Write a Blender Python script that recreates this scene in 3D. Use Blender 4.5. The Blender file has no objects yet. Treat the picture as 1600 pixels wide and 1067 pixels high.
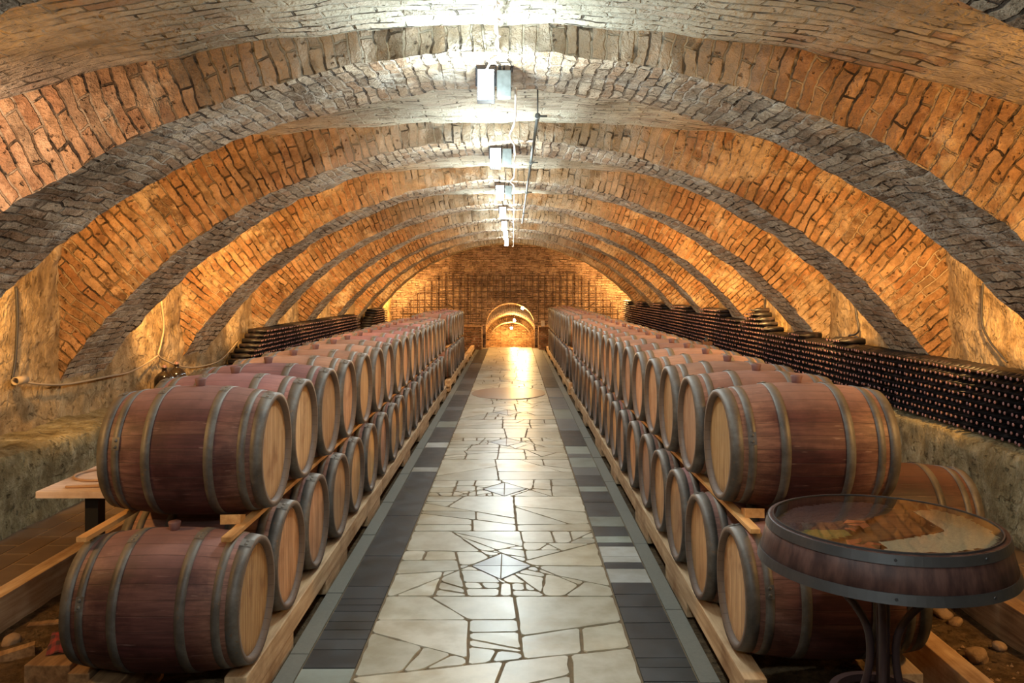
import bpy, bmesh, math, random
import numpy as np
from math import pi, sin, cos, sqrt, asin, atan2
from mathutils import Vector, noise, Matrix

random.seed(7)
rng = np.random.default_rng(7)
C = bpy.context.scene.collection
PI = pi
FPX, CX, CY = 1300.0, 801.0, 452.0        # focal length in px, vanishing point of the hall
CAMX, CAMZ = 0.085, 2.08


def at_z(px, py, z):
    """point of the plane at height z seen at a pixel of the photograph"""
    y = FPX * (CAMZ - z) / (py - CY)
    return Vector(((px - CX) * y / FPX + CAMX, y, z))


def at_x(px, py, x):
    """point of the plane at side position x seen at a pixel of the photograph"""
    y = FPX * (x - CAMX) / (px - CX)
    return Vector((x, y, CAMZ - (py - CY) * y / FPX))


# ------------------------------------------------------------------ objects
def tag(o, label=None, cat=None, group=None, kind=None):
    if label:
        o['label'] = label
    if cat:
        o['category'] = cat
    if group:
        o['group'] = group
    if kind:
        o['kind'] = kind
    return o


def thing(name, label, cat, loc=(0, 0, 0), rot=(0, 0, 0), group=None):
    o = bpy.data.objects.new(name, None)
    o.empty_display_size = 0.1
    C.objects.link(o)
    o.location = loc
    o.rotation_euler = rot
    return tag(o, label, cat, group)


class MB:
    """collects shapes into one mesh; per-corner uv and per-vertex colour are optional"""

    def __init__(s):
        s.v, s.f, s.uv, s.col, s.sm = [], [], [], [], []

    def add(s, verts, faces, uvs=None, col=None, smooth=False):
        b = len(s.v)
        s.v.extend([tuple(p) for p in verts])
        for k, f in enumerate(faces):
            s.f.append(tuple(b + i for i in f))
            s.uv.append([uvs[i] for i in f] if uvs else None)
            s.col.append(col)
            s.sm.append(smooth)
        return s

    def box(s, x0, x1, y0, y1, z0, z1, col=None, bev=0.0):
        if bev > 0:
            bm = bmesh.new()
            bmesh.ops.create_cube(bm, size=1.0)
            for v in bm.verts:
                v.co = Vector(((x0 + x1) / 2 + v.co.x * (x1 - x0), (y0 + y1) / 2 + v.co.y * (y1 - y0), (z0 + z1) / 2 + v.co.z * (z1 - z0)))
            bmesh.ops.bevel(bm, geom=bm.edges[:], offset=bev, segments=2, affect='EDGES', profile=0.6)
            bm.verts.index_update()
            s.add([v.co for v in bm.verts], [[v.index for v in f.verts] for f in bm.faces], col=col)
            bm.free()
            return s
        v = [(x, y, z) for z in (z0, z1) for y in (y0, y1) for x in (x0, x1)]
        return s.add(v, [(0, 2, 3, 1), (4, 5, 7, 6), (0, 1, 5, 4), (2, 6, 7, 3), (0, 4, 6, 2), (1, 3, 7, 5)], col=col)

    def lathe(s, prof, seg=32, axis='z', o=(0, 0, 0), smooth=True, col=None, close=False):
        """prof: list of (radius, height)"""
        vs, fs = [], []
        n = len(prof)
        for r, h in prof:
            for k in range(seg):
                a = 2 * PI * k / seg
                p = (r * cos(a), r * sin(a), h) if axis == 'z' else ((h, r * cos(a), r * sin(a)) if axis == 'x' else (r * sin(a), h, r * cos(a)))
                vs.append((p[0] + o[0], p[1] + o[1], p[2] + o[2]))
        m = n if close else n - 1
        for i in range(m):
            for k in range(seg):
                i2, k2 = (i + 1) % n, (k + 1) % seg
                fs.append((i * seg + k, i * seg + k2, i2 * seg + k2, i2 * seg + k))
        return s.add(vs, fs, smooth=smooth, col=col)

    def disc(s, r, h, seg=32, axis='z', o=(0, 0, 0), flip=False):
        vs = []
        for k in range(seg):
            a = 2 * PI * k / seg * (-1 if flip else 1)
            p = (r * cos(a), r * sin(a), h) if axis == 'z' else ((h, r * cos(a), r * sin(a)) if axis == 'x' else (r * sin(a), h, r * cos(a)))
            vs.append((p[0] + o[0], p[1] + o[1], p[2] + o[2]))
        return s.add(vs, [tuple(range(seg))])

    def tube(s, pts, r, seg=8, smooth=True, cap=True):
        pts = [Vector(p) for p in pts]
        vs, fs = [], []
        up = None
        for i, p in enumerate(pts):
            d = (pts[min(i + 1, len(pts) - 1)] - pts[max(i - 1, 0)])
            d.normalize()
            if up is None:
                up = d.orthogonal().normalized()
            up = (up - d * up.dot(d))
            up = up.normalized() if up.length > 1e-6 else d.orthogonal().normalized()
            w = d.cross(up)
            rr = r[i] if isinstance(r, (list, tuple)) else r
            for k in range(seg):
                a = 2 * PI * k / seg
                vs.append(p + (up * cos(a) + w * sin(a)) * rr)
        for i in range(len(pts) - 1):
            for k in range(seg):
                k2 = (k + 1) % seg
                fs.append((i * seg + k, i * seg + k2, (i + 1) * seg + k2, (i + 1) * seg + k))
        if cap:
            fs.append(tuple(range(seg))[::-1])
            fs.append(tuple((len(pts) - 1) * seg + k for k in range(seg)))
        return s.add(vs, fs, smooth=smooth)

    def build(s, name, m, parent=None):
        me = bpy.data.meshes.new(name)
        me.from_pydata(s.v, [], s.f)
        if any(u is not None for u in s.uv):
            l = me.uv_layers.new(name='UVMap')
            flat = []
            for f, u in zip(s.f, s.uv):
                flat += [c for q in (u if u else [(0, 0)] * len(f)) for c in q]
            l.data.foreach_set('uv', flat)
        if any(c is not None for c in s.col):
            a = me.color_attributes.new('Col', 'FLOAT_COLOR', 'CORNER')
            flat = []
            for f, c in zip(s.f, s.col):
                c = c or (1, 1, 1)
                flat += [c[0], c[1], c[2], 1.0] * len(f)
            a.data.foreach_set('color', flat)
        me.polygons.foreach_set('use_smooth', s.sm)
        me.materials.append(m)
        me.update()
        o = bpy.data.objects.new(name, me)
        C.objects.link(o)
        if parent:
            o.parent = parent
        return o


def catmull(pts, n=8):
    pts = [Vector(p) for p in pts]
    P = [pts[0]] + pts + [pts[-1]]
    out = []
    for i in range(1, len(P) - 2):
        for k in range(n):
            t = k / n
            a, b, c, d = P[i - 1], P[i], P[i + 1], P[i + 2]
            out.append(0.5 * ((2 * b) + (c - a) * t + (2 * a - 5 * b + 4 * c - d) * t * t + (3 * b - a - 3 * c + d) * t ** 3))
    out.append(pts[-1])
    return out


def dup(root, loc, rot=None, label=None, group=None):
    r = root.copy()
    C.objects.link(r)
    r.location = loc
    if rot is not None:
        r.rotation_euler = rot
    if label:
        r['label'] = label
    if group:
        r['group'] = group
    for ch in list(root.children):
        c = ch.copy()
        C.objects.link(c)
        c.parent = r
        for g in list(ch.children):
            d = g.copy()
            C.objects.link(d)
            d.parent = c
    return r


ORD = ['zeroth', 'first', 'second', 'third', 'fourth', 'fifth', 'sixth', 'seventh', 'eighth', 'ninth', 'tenth', 'eleventh', 'twelfth', 'thirteenth', 'fourteenth', 'fifteenth', 'sixteenth', 'seventeenth', 'eighteenth', 'nineteenth', 'twentieth']
TENS = {2: 'twenty', 3: 'thirty', 4: 'forty'}


def ordinal(n):
    if n <= 20:
        return ORD[n]
    if n % 10 == 0:
        return {3: 'thirtieth', 4: 'fortieth'}[n // 10]
    return TENS[n // 10] + '-' + ORD[n % 10]


# ------------------------------------------------------------------ materials
class NT:
    def __init__(s, name, rough=0.8, metal=0.0, spec=0.5):
        s.m = bpy.data.materials.new(name)
        s.m.use_nodes = True
        s.t = s.m.node_tree
        s.b = s.t.nodes['Principled BSDF']
        s.b.inputs['Roughness'].default_value = rough
        s.b.inputs['Metallic'].default_value = metal
        s.b.inputs['Specular IOR Level'].default_value = spec

    def n(s, typ, **kw):
        nd = s.t.nodes.new(typ)
        for k, v in kw.items():
            if hasattr(nd, k):
                setattr(nd, k, v)
            else:
                nd.inputs[k].default_value = v
        return nd

    def l(s, a, b):
        s.t.links.new(a, b)

    def put(s, sock, v):
        if hasattr(v, 'links'):
            s.l(v, sock)
        else:
            sock.default_value = v

    def math(s, op, a, b=0.0, clamp=False):
        nd = s.n('ShaderNodeMath', operation=op, use_clamp=clamp)
        s.put(nd.inputs[0], a)
        s.put(nd.inputs[1], b)
        return nd.outputs[0]

    def mix(s, f, a, b, mode='MIX'):
        nd = s.n('ShaderNodeMix', data_type='RGBA', blend_type=mode)
        nd.clamp_factor = True
        s.put(nd.inputs[0], f)
        for i, v in ((6, a), (7, b)):
            if isinstance(v, tuple):
                v = v if len(v) == 4 else (*v, 1)
            s.put(nd.inputs[i], v)
        return nd.outputs[2]

    def noise(s, vec, scale, detail=4.0, rough=0.55, out='Fac'):
        nd = s.n('ShaderNodeTexNoise')
        nd.inputs['Scale'].default_value = scale
        nd.inputs['Detail'].default_value = detail
        nd.inputs['Roughness'].default_value = rough
        s.put(nd.inputs['Vector'], vec)
        return nd.outputs[out]

    def ramp(s, f, stops, interp='LINEAR'):
        nd = s.n('ShaderNodeValToRGB')
        cr = nd.color_ramp
        cr.interpolation = interp
        while len(cr.elements) < len(stops):
            cr.elements.new(0.5)
        for e, (p, c) in zip(cr.elements, stops):
            e.position = p
            e.color = (*c, 1) if len(c) == 3 else c
        s.put(nd.inputs[0], f)
        return nd.outputs[0]

    def smooth(s, f, lo, hi):
        nd = s.n('ShaderNodeMapRange', interpolation_type='SMOOTHSTEP')
        s.put(nd.inputs['Value'], f)
        nd.inputs['From Min'].default_value = lo
        nd.inputs['From Max'].default_value = hi
        return nd.outputs[0]

    def vscale(s, vec, k):
        nd = s.n('ShaderNodeVectorMath', operation='MULTIPLY')
        s.put(nd.inputs[0], vec)
        nd.inputs[1].default_value = k
        return nd.outputs[0]

    def vadd(s, a, b):
        nd = s.n('ShaderNodeVectorMath', operation='ADD')
        s.put(nd.inputs[0], a)
        s.put(nd.inputs[1], b)
        return nd.outputs[0]

    def obj(s):
        return s.n('ShaderNodeTexCoord').outputs['Object']

    def uv(s):
        return s.n('ShaderNodeTexCoord').outputs['UV']

    def bump(s, h, strength=0.5, dist=0.02):
        nd = s.n('ShaderNodeBump')
        nd.inputs['Strength'].default_value = strength
        nd.inputs['Distance'].default_value = dist
        s.l(h, nd.inputs['Height'])
        s.l(nd.outputs[0], s.b.inputs['Normal'])

    def base(s, c):
        if isinstance(c, tuple):
            c = c if len(c) == 4 else (*c, 1)
        s.put(s.b.inputs['Base Color'], c)

    def roughness(s, v):
        s.put(s.b.inputs['Roughness'], v)


def simple(name, c, rough=0.6, metal=0.0, var=0.25, scale=12.0, bump=0.15, dist=0.004):
    t = NT(name, rough, metal)
    v = t.obj()
    f = t.noise(v, scale, 5)
    t.base(t.mix(f, tuple(x * (1 - var) for x in c), tuple(min(1, x * (1 + var)) for x in c)))
    if bump:
        t.bump(t.noise(v, scale * 3, 4), bump, dist)
    return t.m


def brick_mat(name, cols, mortar, plaster, pl_lo, pl_hi, pale=None, bw=0.27, rh=0.085, xmask=None, bump=0.9, dist=0.03, dark=0.55, mort=0.014, distort=0.05):
    t = NT(name, 0.92, spec=0.15)
    uv = t.uv()
    ob = t.obj()
    d1 = t.n('ShaderNodeVectorMath', operation='SUBTRACT')
    t.l(t.noise(ob, 3.2, 3, out='Color'), d1.inputs[0])
    d1.inputs[1].default_value = (0.5, 0.5, 0.5)
    d2 = t.n('ShaderNodeVectorMath', operation='SUBTRACT')
    t.l(t.noise(ob, 16.0, 2, out='Color'), d2.inputs[0])
    d2.inputs[1].default_value = (0.5, 0.5, 0.5)
    v = t.vadd(t.vadd(uv, t.vscale(d1.outputs[0], (distort,) * 3)), t.vscale(d2.outputs[0], (0.022,) * 3))
    br = t.n('ShaderNodeTexBrick')
    br.offset = 0.5
    t.l(v, br.inputs['Vector'])
    br.inputs['Color1'].default_value = (0, 0, 0, 1)
    br.inputs['Color2'].default_value = (1, 1, 1, 1)
    br.inputs['Mortar'].default_value = (0.5, 0.5, 0.5, 1)
    br.inputs['Scale'].default_value = 1.0
    br.inputs['Mortar Size'].default_value = mort
    br.inputs['Mortar Smooth'].default_value = 0.45
    br.inputs['Brick Width'].default_value = bw
    br.inputs['Row Height'].default_value = rh
    rnd, fac = br.outputs['Color'], br.outputs['Fac']
    n_mid = t.noise(ob, 9.0, 6, 0.65)
    n_fine = t.noise(ob, 45.0, 4, 0.6)
    n_low = t.noise(ob, 0.9, 4, 0.6)
    sel = t.math('ADD', t.math('MULTIPLY', rnd, 0.75), t.math('MULTIPLY', n_mid, 0.35))
    k = len(cols)
    c = t.ramp(sel, [(0.12 + 0.8 * i / (k - 1), cols[i]) for i in range(k)])
    c = t.mix(t.smooth(n_mid, 0.35, 0.75), t.mix(1.0, c, (dark,) * 3, 'MULTIPLY'), c)
    mcol = t.mix(t.smooth(t.noise(ob, 2.3, 3), 0.42, 0.6), (mortar[0] * 0.3, mortar[1] * 0.25, mortar[2] * 0.2), mortar)
    c = t.mix(fac, c, mcol)
    if pale:  # pale plaster tone plus lamp glow, painted in towards the crown
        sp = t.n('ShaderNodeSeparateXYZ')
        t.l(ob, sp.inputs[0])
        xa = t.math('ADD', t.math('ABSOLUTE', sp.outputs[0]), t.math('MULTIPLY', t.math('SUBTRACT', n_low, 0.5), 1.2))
        crown_glow = t.math('MULTIPLY', t.math('SUBTRACT', 1.0, t.smooth(xa, 0.6, 2.3)), 0.92)
        c = t.mix(crown_glow, c, t.mix(1.0, t.mix(0.7, c, (0.45, 0.445, 0.40)), pale, 'MULTIPLY'))
    # a few joints and lost bricks are deep and dark
    hole = t.math('MULTIPLY', t.smooth(t.math('SUBTRACT', rnd, t.math('MULTIPLY', n_mid, 0.3)), 0.70, 0.76), 0.55)
    c = t.mix(hole, c, t.mix(1.0, c, (0.45, 0.38, 0.32), 'MULTIPLY'))
    deep = t.math('MULTIPLY', fac, t.smooth(t.noise(ob, 5.0, 3), 0.5, 0.62))
    c = t.mix(t.math('MULTIPLY', deep, 0.85), c, (0.03, 0.02, 0.014))
    pm = t.noise(ob, 1.15, 7, 0.68)
    if xmask:
        sx = t.n('ShaderNodeSeparateXYZ')
        t.l(ob, sx.inputs[0])
        xx = t.math('ABSOLUTE', sx.outputs[0])
        pm = t.math('ADD', pm, t.math('MULTIPLY', t.smooth(xx, xmask[0], xmask[1]), xmask[2]))
    pm = t.smooth(pm, pl_lo, pl_hi)
    pc = t.mix(t.smooth(n_mid, 0.3, 0.7), tuple(x * 0.6 for x in plaster), plaster)
    c = t.mix(t.math('MULTIPLY', pm, 0.93), c, pc)
    c = t.mix(t.smooth(n_low, 0.3, 0.6), t.mix(1.0, c, (0.62, 0.6, 0.58), 'MULTIPLY'), c)
    # pits
    pit = t.smooth(t.noise(ob, 22.0, 3, 0.5), 0.64, 0.74)
    c = t.mix(t.math('MULTIPLY', pit, 0.6), c, t.mix(1.0, c, (0.2, 0.18, 0.16), 'MULTIPLY'))
    t.base(c)
    hb = t.math('ADD', t.math('MULTIPLY', t.math('SUBTRACT', 1.0, fac), 1.0), t.math('MULTIPLY', rnd, 0.55))
    hb = t.math('ADD', t.math('MULTIPLY', hb, t.math('SUBTRACT', 1.0, t.math('MULTIPLY', pm, 0.75))), t.math('MULTIPLY', pm, 1.15))
    h = t.math('ADD', hb, t.math('ADD', t.math('MULTIPLY', n_mid, 0.9), t.math('MULTIPLY', n_fine, 0.3)))
    h = t.math('SUBTRACT', h, t.math('MULTIPLY', pit, 0.7))
    h = t.math('SUBTRACT', h, t.math('ADD', t.math('MULTIPLY', deep, 0.8), t.math('MULTIPLY', hole, 0.7)))
    t.bump(h, bump, dist)
    return t.m


def stone_mat(name, c1, c2, c3, scale=1.0, bump=0.9, dist=0.05):
    t = NT(name, 0.93, spec=0.12)
    ob = t.obj()
    n1 = t.noise(ob, 2.2 * scale, 7, 0.66)
    n2 = t.noise(t.vscale(ob, (1, 1, 0.55)), 7.0 * scale, 6, 0.68)
    n3 = t.noise(ob, 30.0 * scale, 4, 0.6)
    vo = t.n('ShaderNodeTexVoronoi', feature='DISTANCE_TO_EDGE')
    vo.inputs['Scale'].default_value = 3.6 * scale
    t.l(t.vadd(ob, t.vscale(t.noise(ob, 4.0, 4, out='Color'), (0.35,) * 3)), vo.inputs['Vector'])
    crack = t.math('SUBTRACT', 1.0, t.smooth(vo.outputs['Distance'], 0.0, 0.09))
    crack = t.math('MULTIPLY', crack, t.smooth(n1, 0.42, 0.58))
    c = t.ramp(n2, [(0.25, c1), (0.5, c2), (0.72, c3)])
    c = t.mix(t.smooth(n1, 0.35, 0.65), t.mix(1.0, c, (0.55, 0.5, 0.44), 'MULTIPLY'), c)
    c = t.mix(t.math('MULTIPLY', crack, 0.25), c, tuple(x * 0.4 for x in c1))
    pit = t.smooth(t.noise(ob, 13.0 * scale, 5, 0.7), 0.58, 0.72)
    c = t.mix(t.math('MULTIPLY', pit, 0.55), c, tuple(x * 0.45 for x in c1))
    t.base(c)
    h = t.math('ADD', t.math('MULTIPLY', n2, 1.0), t.math('MULTIPLY', n3, 0.25))
    h = t.math('SUBTRACT', t.math('ADD', h, t.math('MULTIPLY', n1, 0.6)), t.math('ADD', t.math('MULTIPLY', crack, 0.2), t.math('MULTIPLY', pit, 0.5)))
    t.bump(h, bump, dist)
    return t.m


M = {}
ORA = [(0.30, 0.15, 0.075), (0.45, 0.24, 0.11), (0.50, 0.30, 0.16), (0.38, 0.18, 0.08), (0.56, 0.37, 0.21)]
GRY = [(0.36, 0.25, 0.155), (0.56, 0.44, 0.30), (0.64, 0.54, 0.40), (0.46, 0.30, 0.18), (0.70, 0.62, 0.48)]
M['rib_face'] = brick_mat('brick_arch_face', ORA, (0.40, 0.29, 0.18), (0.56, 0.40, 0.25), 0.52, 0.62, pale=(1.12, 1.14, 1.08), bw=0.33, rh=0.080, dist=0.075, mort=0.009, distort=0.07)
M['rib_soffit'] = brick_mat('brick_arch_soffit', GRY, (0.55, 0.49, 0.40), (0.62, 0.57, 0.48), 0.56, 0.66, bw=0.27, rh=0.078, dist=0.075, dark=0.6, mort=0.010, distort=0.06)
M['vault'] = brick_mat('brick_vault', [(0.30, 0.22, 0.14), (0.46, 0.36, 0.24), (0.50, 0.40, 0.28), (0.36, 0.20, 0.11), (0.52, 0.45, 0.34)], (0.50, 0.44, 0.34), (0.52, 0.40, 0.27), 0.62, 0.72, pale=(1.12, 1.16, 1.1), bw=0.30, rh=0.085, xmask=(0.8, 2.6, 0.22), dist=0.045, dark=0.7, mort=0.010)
M['end_brick'] = brick_mat('brick_end_wall', [(0.19, 0.12, 0.09), (0.30, 0.19, 0.14), (0.38, 0.26, 0.19)], (0.3, 0.22, 0.15), (0.36, 0.24, 0.15), 0.6, 0.7, dist=0.03)
M['tunnel'] = brick_mat('brick_tunnel', [(0.34, 0.17, 0.07), (0.48, 0.27, 0.12), (0.55, 0.34, 0.17)], (0.35, 0.22, 0.12), (0.5, 0.33, 0.17), 0.6, 0.7, dist=0.04)
M['wall'] = stone_mat('rough_plaster_wall', (0.20, 0.13, 0.06), (0.40, 0.28, 0.145), (0.54, 0.40, 0.23))
M['bench'] = stone_mat('rough_stone_bench', (0.13, 0.10, 0.05), (0.29, 0.235, 0.125), (0.46, 0.40, 0.26), scale=1.1, dist=0.06)
M['bench_top'] = stone_mat('worn_ledge', (0.15, 0.105, 0.055), (0.25, 0.18, 0.095), (0.33, 0.25, 0.14), scale=0.8, bump=0.5, dist=0.03)
M['dirt'] = stone_mat('earth_floor', (0.05, 0.032, 0.018), (0.11, 0.07, 0.035), (0.2, 0.13, 0.07), scale=2.0, dist=0.03)


def mat_paving():
    t = NT('polished_stone_paving', 0.25, spec=0.5)
    ob = t.obj()
    a = t.n('ShaderNodeAttribute', attribute_name='Col').outputs['Color']
    n1 = t.noise(ob, 5.0, 6, 0.6)
    n2 = t.noise(ob, 28.0, 4)
    c = t.mix(t.smooth(n1, 0.3, 0.7), t.mix(1.0, a, (0.72, 0.68, 0.6), 'MULTIPLY'), a)
    c = t.mix(t.smooth(t.noise(ob, 1.6, 4), 0.55, 0.72), c, t.mix(1.0, c, (0.8, 0.66, 0.46), 'MULTIPLY'))
    t.base(c)
    r = t.n('ShaderNodeMapRange')
    t.l(n1, r.inputs[0])
    r.inputs['To Min'].default_value = 0.22
    r.inputs['To Max'].default_value = 0.5
    t.roughness(r.outputs[0])
    t.bump(t.math('ADD', n1, t.math('MULTIPLY', n2, 0.3)), 0.12, 0.006)
    return t.m


M['paving'] = mat_paving()
M['grout'] = simple('earthy_grout', (0.17, 0.115, 0.06), 0.9, var=0.4, scale=20, bump=0.5, dist=0.006)
M['terrazzo'] = simple('grey_green_terrazzo', (0.135, 0.138, 0.118), 0.45, var=0.25, scale=60, bump=0.05)


def mat_staves():
    t = NT('oak_staves', 0.55, spec=0.35)
    ob = t.obj()
    sx = t.n('ShaderNodeSeparateXYZ')
    t.l(ob, sx.inputs[0])
    oi = t.n('ShaderNodeObjectInfo')
    ang = t.math('ARCTAN2', sx.outputs[1], sx.outputs[2])
    s = t.math('ADD', t.math('MULTIPLY', ang, 30 / (2 * PI)), t.math('MULTIPLY', oi.outputs['Random'], 7.0))
    fl = t.math('FLOOR', s)
    fr = t.math('SUBTRACT', s, fl)
    edge = t.math('ABSOLUTE', t.math('SUBTRACT', fr, 0.5))
    seam = t.smooth(edge, 0.465, 0.495)
    wn = t.n('ShaderNodeTexWhiteNoise', noise_dimensions='2D')
    cm = t.n('ShaderNodeCombineXYZ')
    t.l(fl, cm.inputs[0])
    t.l(oi.outputs['Random'], cm.inputs[1])
    t.l(cm.outputs[0], wn.inputs['Vector'])
    shift = t.vadd(ob, t.vscale(oi.outputs['Location'], (0.37, 0.91, 0.53)))
    grain = t.noise(t.vscale(shift, (1.2, 16, 16)), 3.5, 6, 0.65)
    blot = t.noise(shift, 3.5, 6, 0.65)
    ax = t.math('ABSOLUTE', sx.outputs[0])
    axn = t.math('ADD', ax, t.math('MULTIPLY', t.math('SUBTRACT', blot, 0.5), 0.05))
    end = t.smooth(axn, 0.17, 0.36)
    c = t.mix(end, (0.12, 0.048, 0.038), (0.23, 0.125, 0.08))
    mid = t.smooth(axn, 0.14, 0.19)
    c = t.mix(mid, (0.085, 0.028, 0.027), c)
    c = t.mix(t.math('MULTIPLY', t.math('SUBTRACT', wn.outputs['Value'], 0.2), 0.45, True), c, (0.22, 0.125, 0.085))
    c = t.mix(t.smooth(grain, 0.35, 0.7), t.mix(1.0, c, (0.55, 0.5, 0.5), 'MULTIPLY'), c)
    c = t.mix(t.smooth(blot, 0.36, 0.60), t.mix(1.0, c, (0.45, 0.36, 0.38), 'MULTIPLY'), c)
    scr = t.smooth(t.noise(t.vscale(shift, (2.5, 40, 40)), 2.0, 2, 0.5), 0.68, 0.74)
    c = t.mix(t.math('MULTIPLY', scr, 0.3), c, (0.36, 0.26, 0.22))
    c = t.mix(1.0, c, oi.outputs['Color'], 'MULTIPLY')
    # dust lying on the upper side of the barrel
    dust = t.math('MULTIPLY', t.smooth(sx.outputs[2], 0.17, 0.36), t.math('ADD', 0.35, t.math('MULTIPLY', blot, 0.6)))
    c = t.mix(t.math('MULTIPLY', dust, 0.75), c, t.mix(1.0, (0.40, 0.27, 0.235), oi.outputs['Color'], 'MULTIPLY'))
    rad = t.math('SQRT', t.math('ADD', t.math('POWER', sx.outputs[1], 2.0), t.math('POWER', sx.outputs[2], 2.0)))
    lip = t.math('MAXIMUM', t.smooth(ax, 0.443, 0.4485), t.math('SUBTRACT', 1.0, t.smooth(rad, 0.288, 0.294)))
    c = t.mix(lip, c, (0.115, 0.075, 0.052))
    c = t.mix(t.math('MULTIPLY', seam, 0.6), c, (0.03, 0.015, 0.012))
    t.base(c)
    r = t.n('ShaderNodeMapRange')
    t.l(blot, r.inputs[0])
    r.inputs['To Min'].default_value = 0.38
    r.inputs['To Max'].default_value = 0.72
    t.roughness(r.outputs[0])
    t.bump(t.math('SUBTRACT', t.math('MULTIPLY', grain, 0.35), seam), 0.35, 0.004)
    return t.m


def mat_head():
    t = NT('oak_barrel_head', 0.6, spec=0.3)
    ob = t.obj()
    sx = t.n('ShaderNodeSeparateXYZ')
    t.l(ob, sx.inputs[0])
    oi = t.n('ShaderNodeObjectInfo')
    s = t.math('ADD', t.math('MULTIPLY', sx.outputs[1], 10.5), t.math('MULTIPLY', oi.outputs['Random'], 3.0))
    fl = t.math('FLOOR', s)
    edge = t.math('ABSOLUTE', t.math('SUBTRACT', t.math('SUBTRACT', s, fl), 0.5))
    seam = t.smooth(edge, 0.47, 0.495)
    wn = t.n('ShaderNodeTexWhiteNoise', noise_dimensions='2D')
    cm = t.n('ShaderNodeCombineXYZ')
    t.l(fl, cm.inputs[0])
    t.l(oi.outputs['Random'], cm.inputs[1])
    t.l(cm.outputs[0], wn.inputs['Vector'])
    shift = t.vadd(ob, t.vscale(oi.outputs['Location'], (0.37, 0.91, 0.53)))
    grain = t.noise(t.vscale(shift, (12, 14, 1.1)), 4.0, 6, 0.6)
    blot = t.noise(shift, 4.0, 5, 0.6)
    c = t.mix(wn.outputs['Value'], (0.48, 0.28, 0.14), (0.62, 0.39, 0.21))
    c = t.mix(t.smooth(grain, 0.35, 0.7), t.mix(1.0, c, (0.66, 0.58, 0.5), 'MULTIPLY'), c)
    c = t.mix(t.smooth(blot, 0.5, 0.75), c, t.mix(1.0, c, (0.62, 0.5, 0.44), 'MULTIPLY'))
    rim = t.math('SQRT', t.math('ADD', t.math('POWER', sx.outputs[1], 2.0), t.math('POWER', sx.outputs[2], 2.0)))
    c = t.mix(t.math('MULTIPLY', t.smooth(rim, 0.225, 0.275), 0.5), c, (0.12, 0.06, 0.03))
    c = t.mix(1.0, c, oi.outputs['Color'], 'MULTIPLY')
    c = t.mix(t.math('MULTIPLY', seam, 0.7), c, (0.1, 0.05, 0.025))
    t.base(c)
    t.bump(t.math('SUBTRACT', t.math('MULTIPLY', grain, 0.3), seam), 0.3, 0.003)
    return t.m


def mat_hoop():
    t = NT('galvanised_hoop', 0.55, 0.25)
    ob = t.obj()
    oi = t.n('ShaderNodeObjectInfo')
    shift = t.vadd(ob, t.vscale(oi.outputs['Location'], (0.37, 0.91, 0.53)))
    n1 = t.noise(shift, 7.0, 6, 0.7)
    n2 = t.noise(shift, 40.0, 4, 0.6)
    c = t.ramp(n1, [(0.28, (0.042, 0.032, 0.026)), (0.5, (0.088, 0.075, 0.064)), (0.75, (0.16, 0.148, 0.132))])
    c = t.mix(t.smooth(n2, 0.6, 0.72), c, (0.14, 0.085, 0.05))
    sx = t.n('ShaderNodeSeparateXYZ')
    t.l(ob, sx.inputs[0])
    dust = t.smooth(sx.outputs[2], 0.2, 0.36)
    c = t.mix(t.math('MULTIPLY', dust, 0.4), c, (0.38, 0.34, 0.29))
    t.base(c)
    t.roughness(t.math('ADD', 0.4, t.math('MULTIPLY', n1, 0.3)))
    t.bump(n2, 0.12, 0.003)
    return t.m


def mat_wood(name, c1, c2, axis='y', rough=0.7, sc=1.0):
    t = NT(name, rough, spec=0.25)
    ob = t.obj()
    oi = t.n('ShaderNodeObjectInfo')
    k = {'x': (0.8, 12, 12), 'y': (12, 0.8, 12), 'z': (12, 12, 0.8)}[axis]
    shift = t.vadd(t.vscale(ob, k), t.vscale(oi.outputs['Location'], (3.7, 9.1, 5.3)))
    g = t.noise(shift, 2.2 * sc, 6, 0.62)
    b = t.noise(t.vadd(ob, oi.outputs['Location']), 3.0, 5, 0.6)
    c = t.mix(t.smooth(g, 0.3, 0.72), c1, c2)
    c = t.mix(t.smooth(b, 0.45, 0.75), c, t.mix(1.0, c, (0.55, 0.47, 0.4), 'MULTIPLY'))
    t.base(c)
    t.bump(g, 0.3, 0.004)
    return t.m


M['staves'] = mat_staves()
M['head'] = mat_head()
M['hoop'] = mat_hoop()
M['chime'] = mat_wood('chime_wood', (0.10, 0.06, 0.04), (0.2, 0.13, 0.085), 'x')
M['bung'] = simple('silicone_bung', (0.15, 0.07, 0.065), 0.6, var=0.3)
M['beam'] = mat_wood('pine_beam', (0.36, 0.22, 0.11), (0.60, 0.43, 0.26), 'y')
M['beam_dark'] = mat_wood('old_timber', (0.16, 0.09, 0.045), (0.36, 0.22, 0.11), 'y')
M['rail'] = mat_wood('orange_batten', (0.46, 0.23, 0.08), (0.66, 0.38, 0.15), 'y')
M['dark_wood'] = mat_wood('wine_stained_staves', (0.045, 0.022, 0.02), (0.12, 0.06, 0.048), 'z', rough=0.5)
M['table_white'] = mat_wood('whitewashed_board', (0.60, 0.46, 0.38), (0.74, 0.60, 0.52), 'x')
M['black_metal'] = simple('black_steel', (0.014, 0.014, 0.016), 0.5, 0.3, var=0.2)
M['brown_iron'] = simple('brown_painted_iron', (0.06, 0.035, 0.036), 0.42, 0.2, var=0.25)
M['dark_hoop'] = simple('dark_steel_band', (0.085, 0.085, 0.088), 0.42, 0.6, var=0.35, scale=9)
M['hose'] = simple('brown_rubber_hose', (0.42, 0.25, 0.14), 0.5, var=0.15)
M['cable_black'] = simple('black_cable', (0.02, 0.016, 0.014), 0.6, var=0.2)
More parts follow.
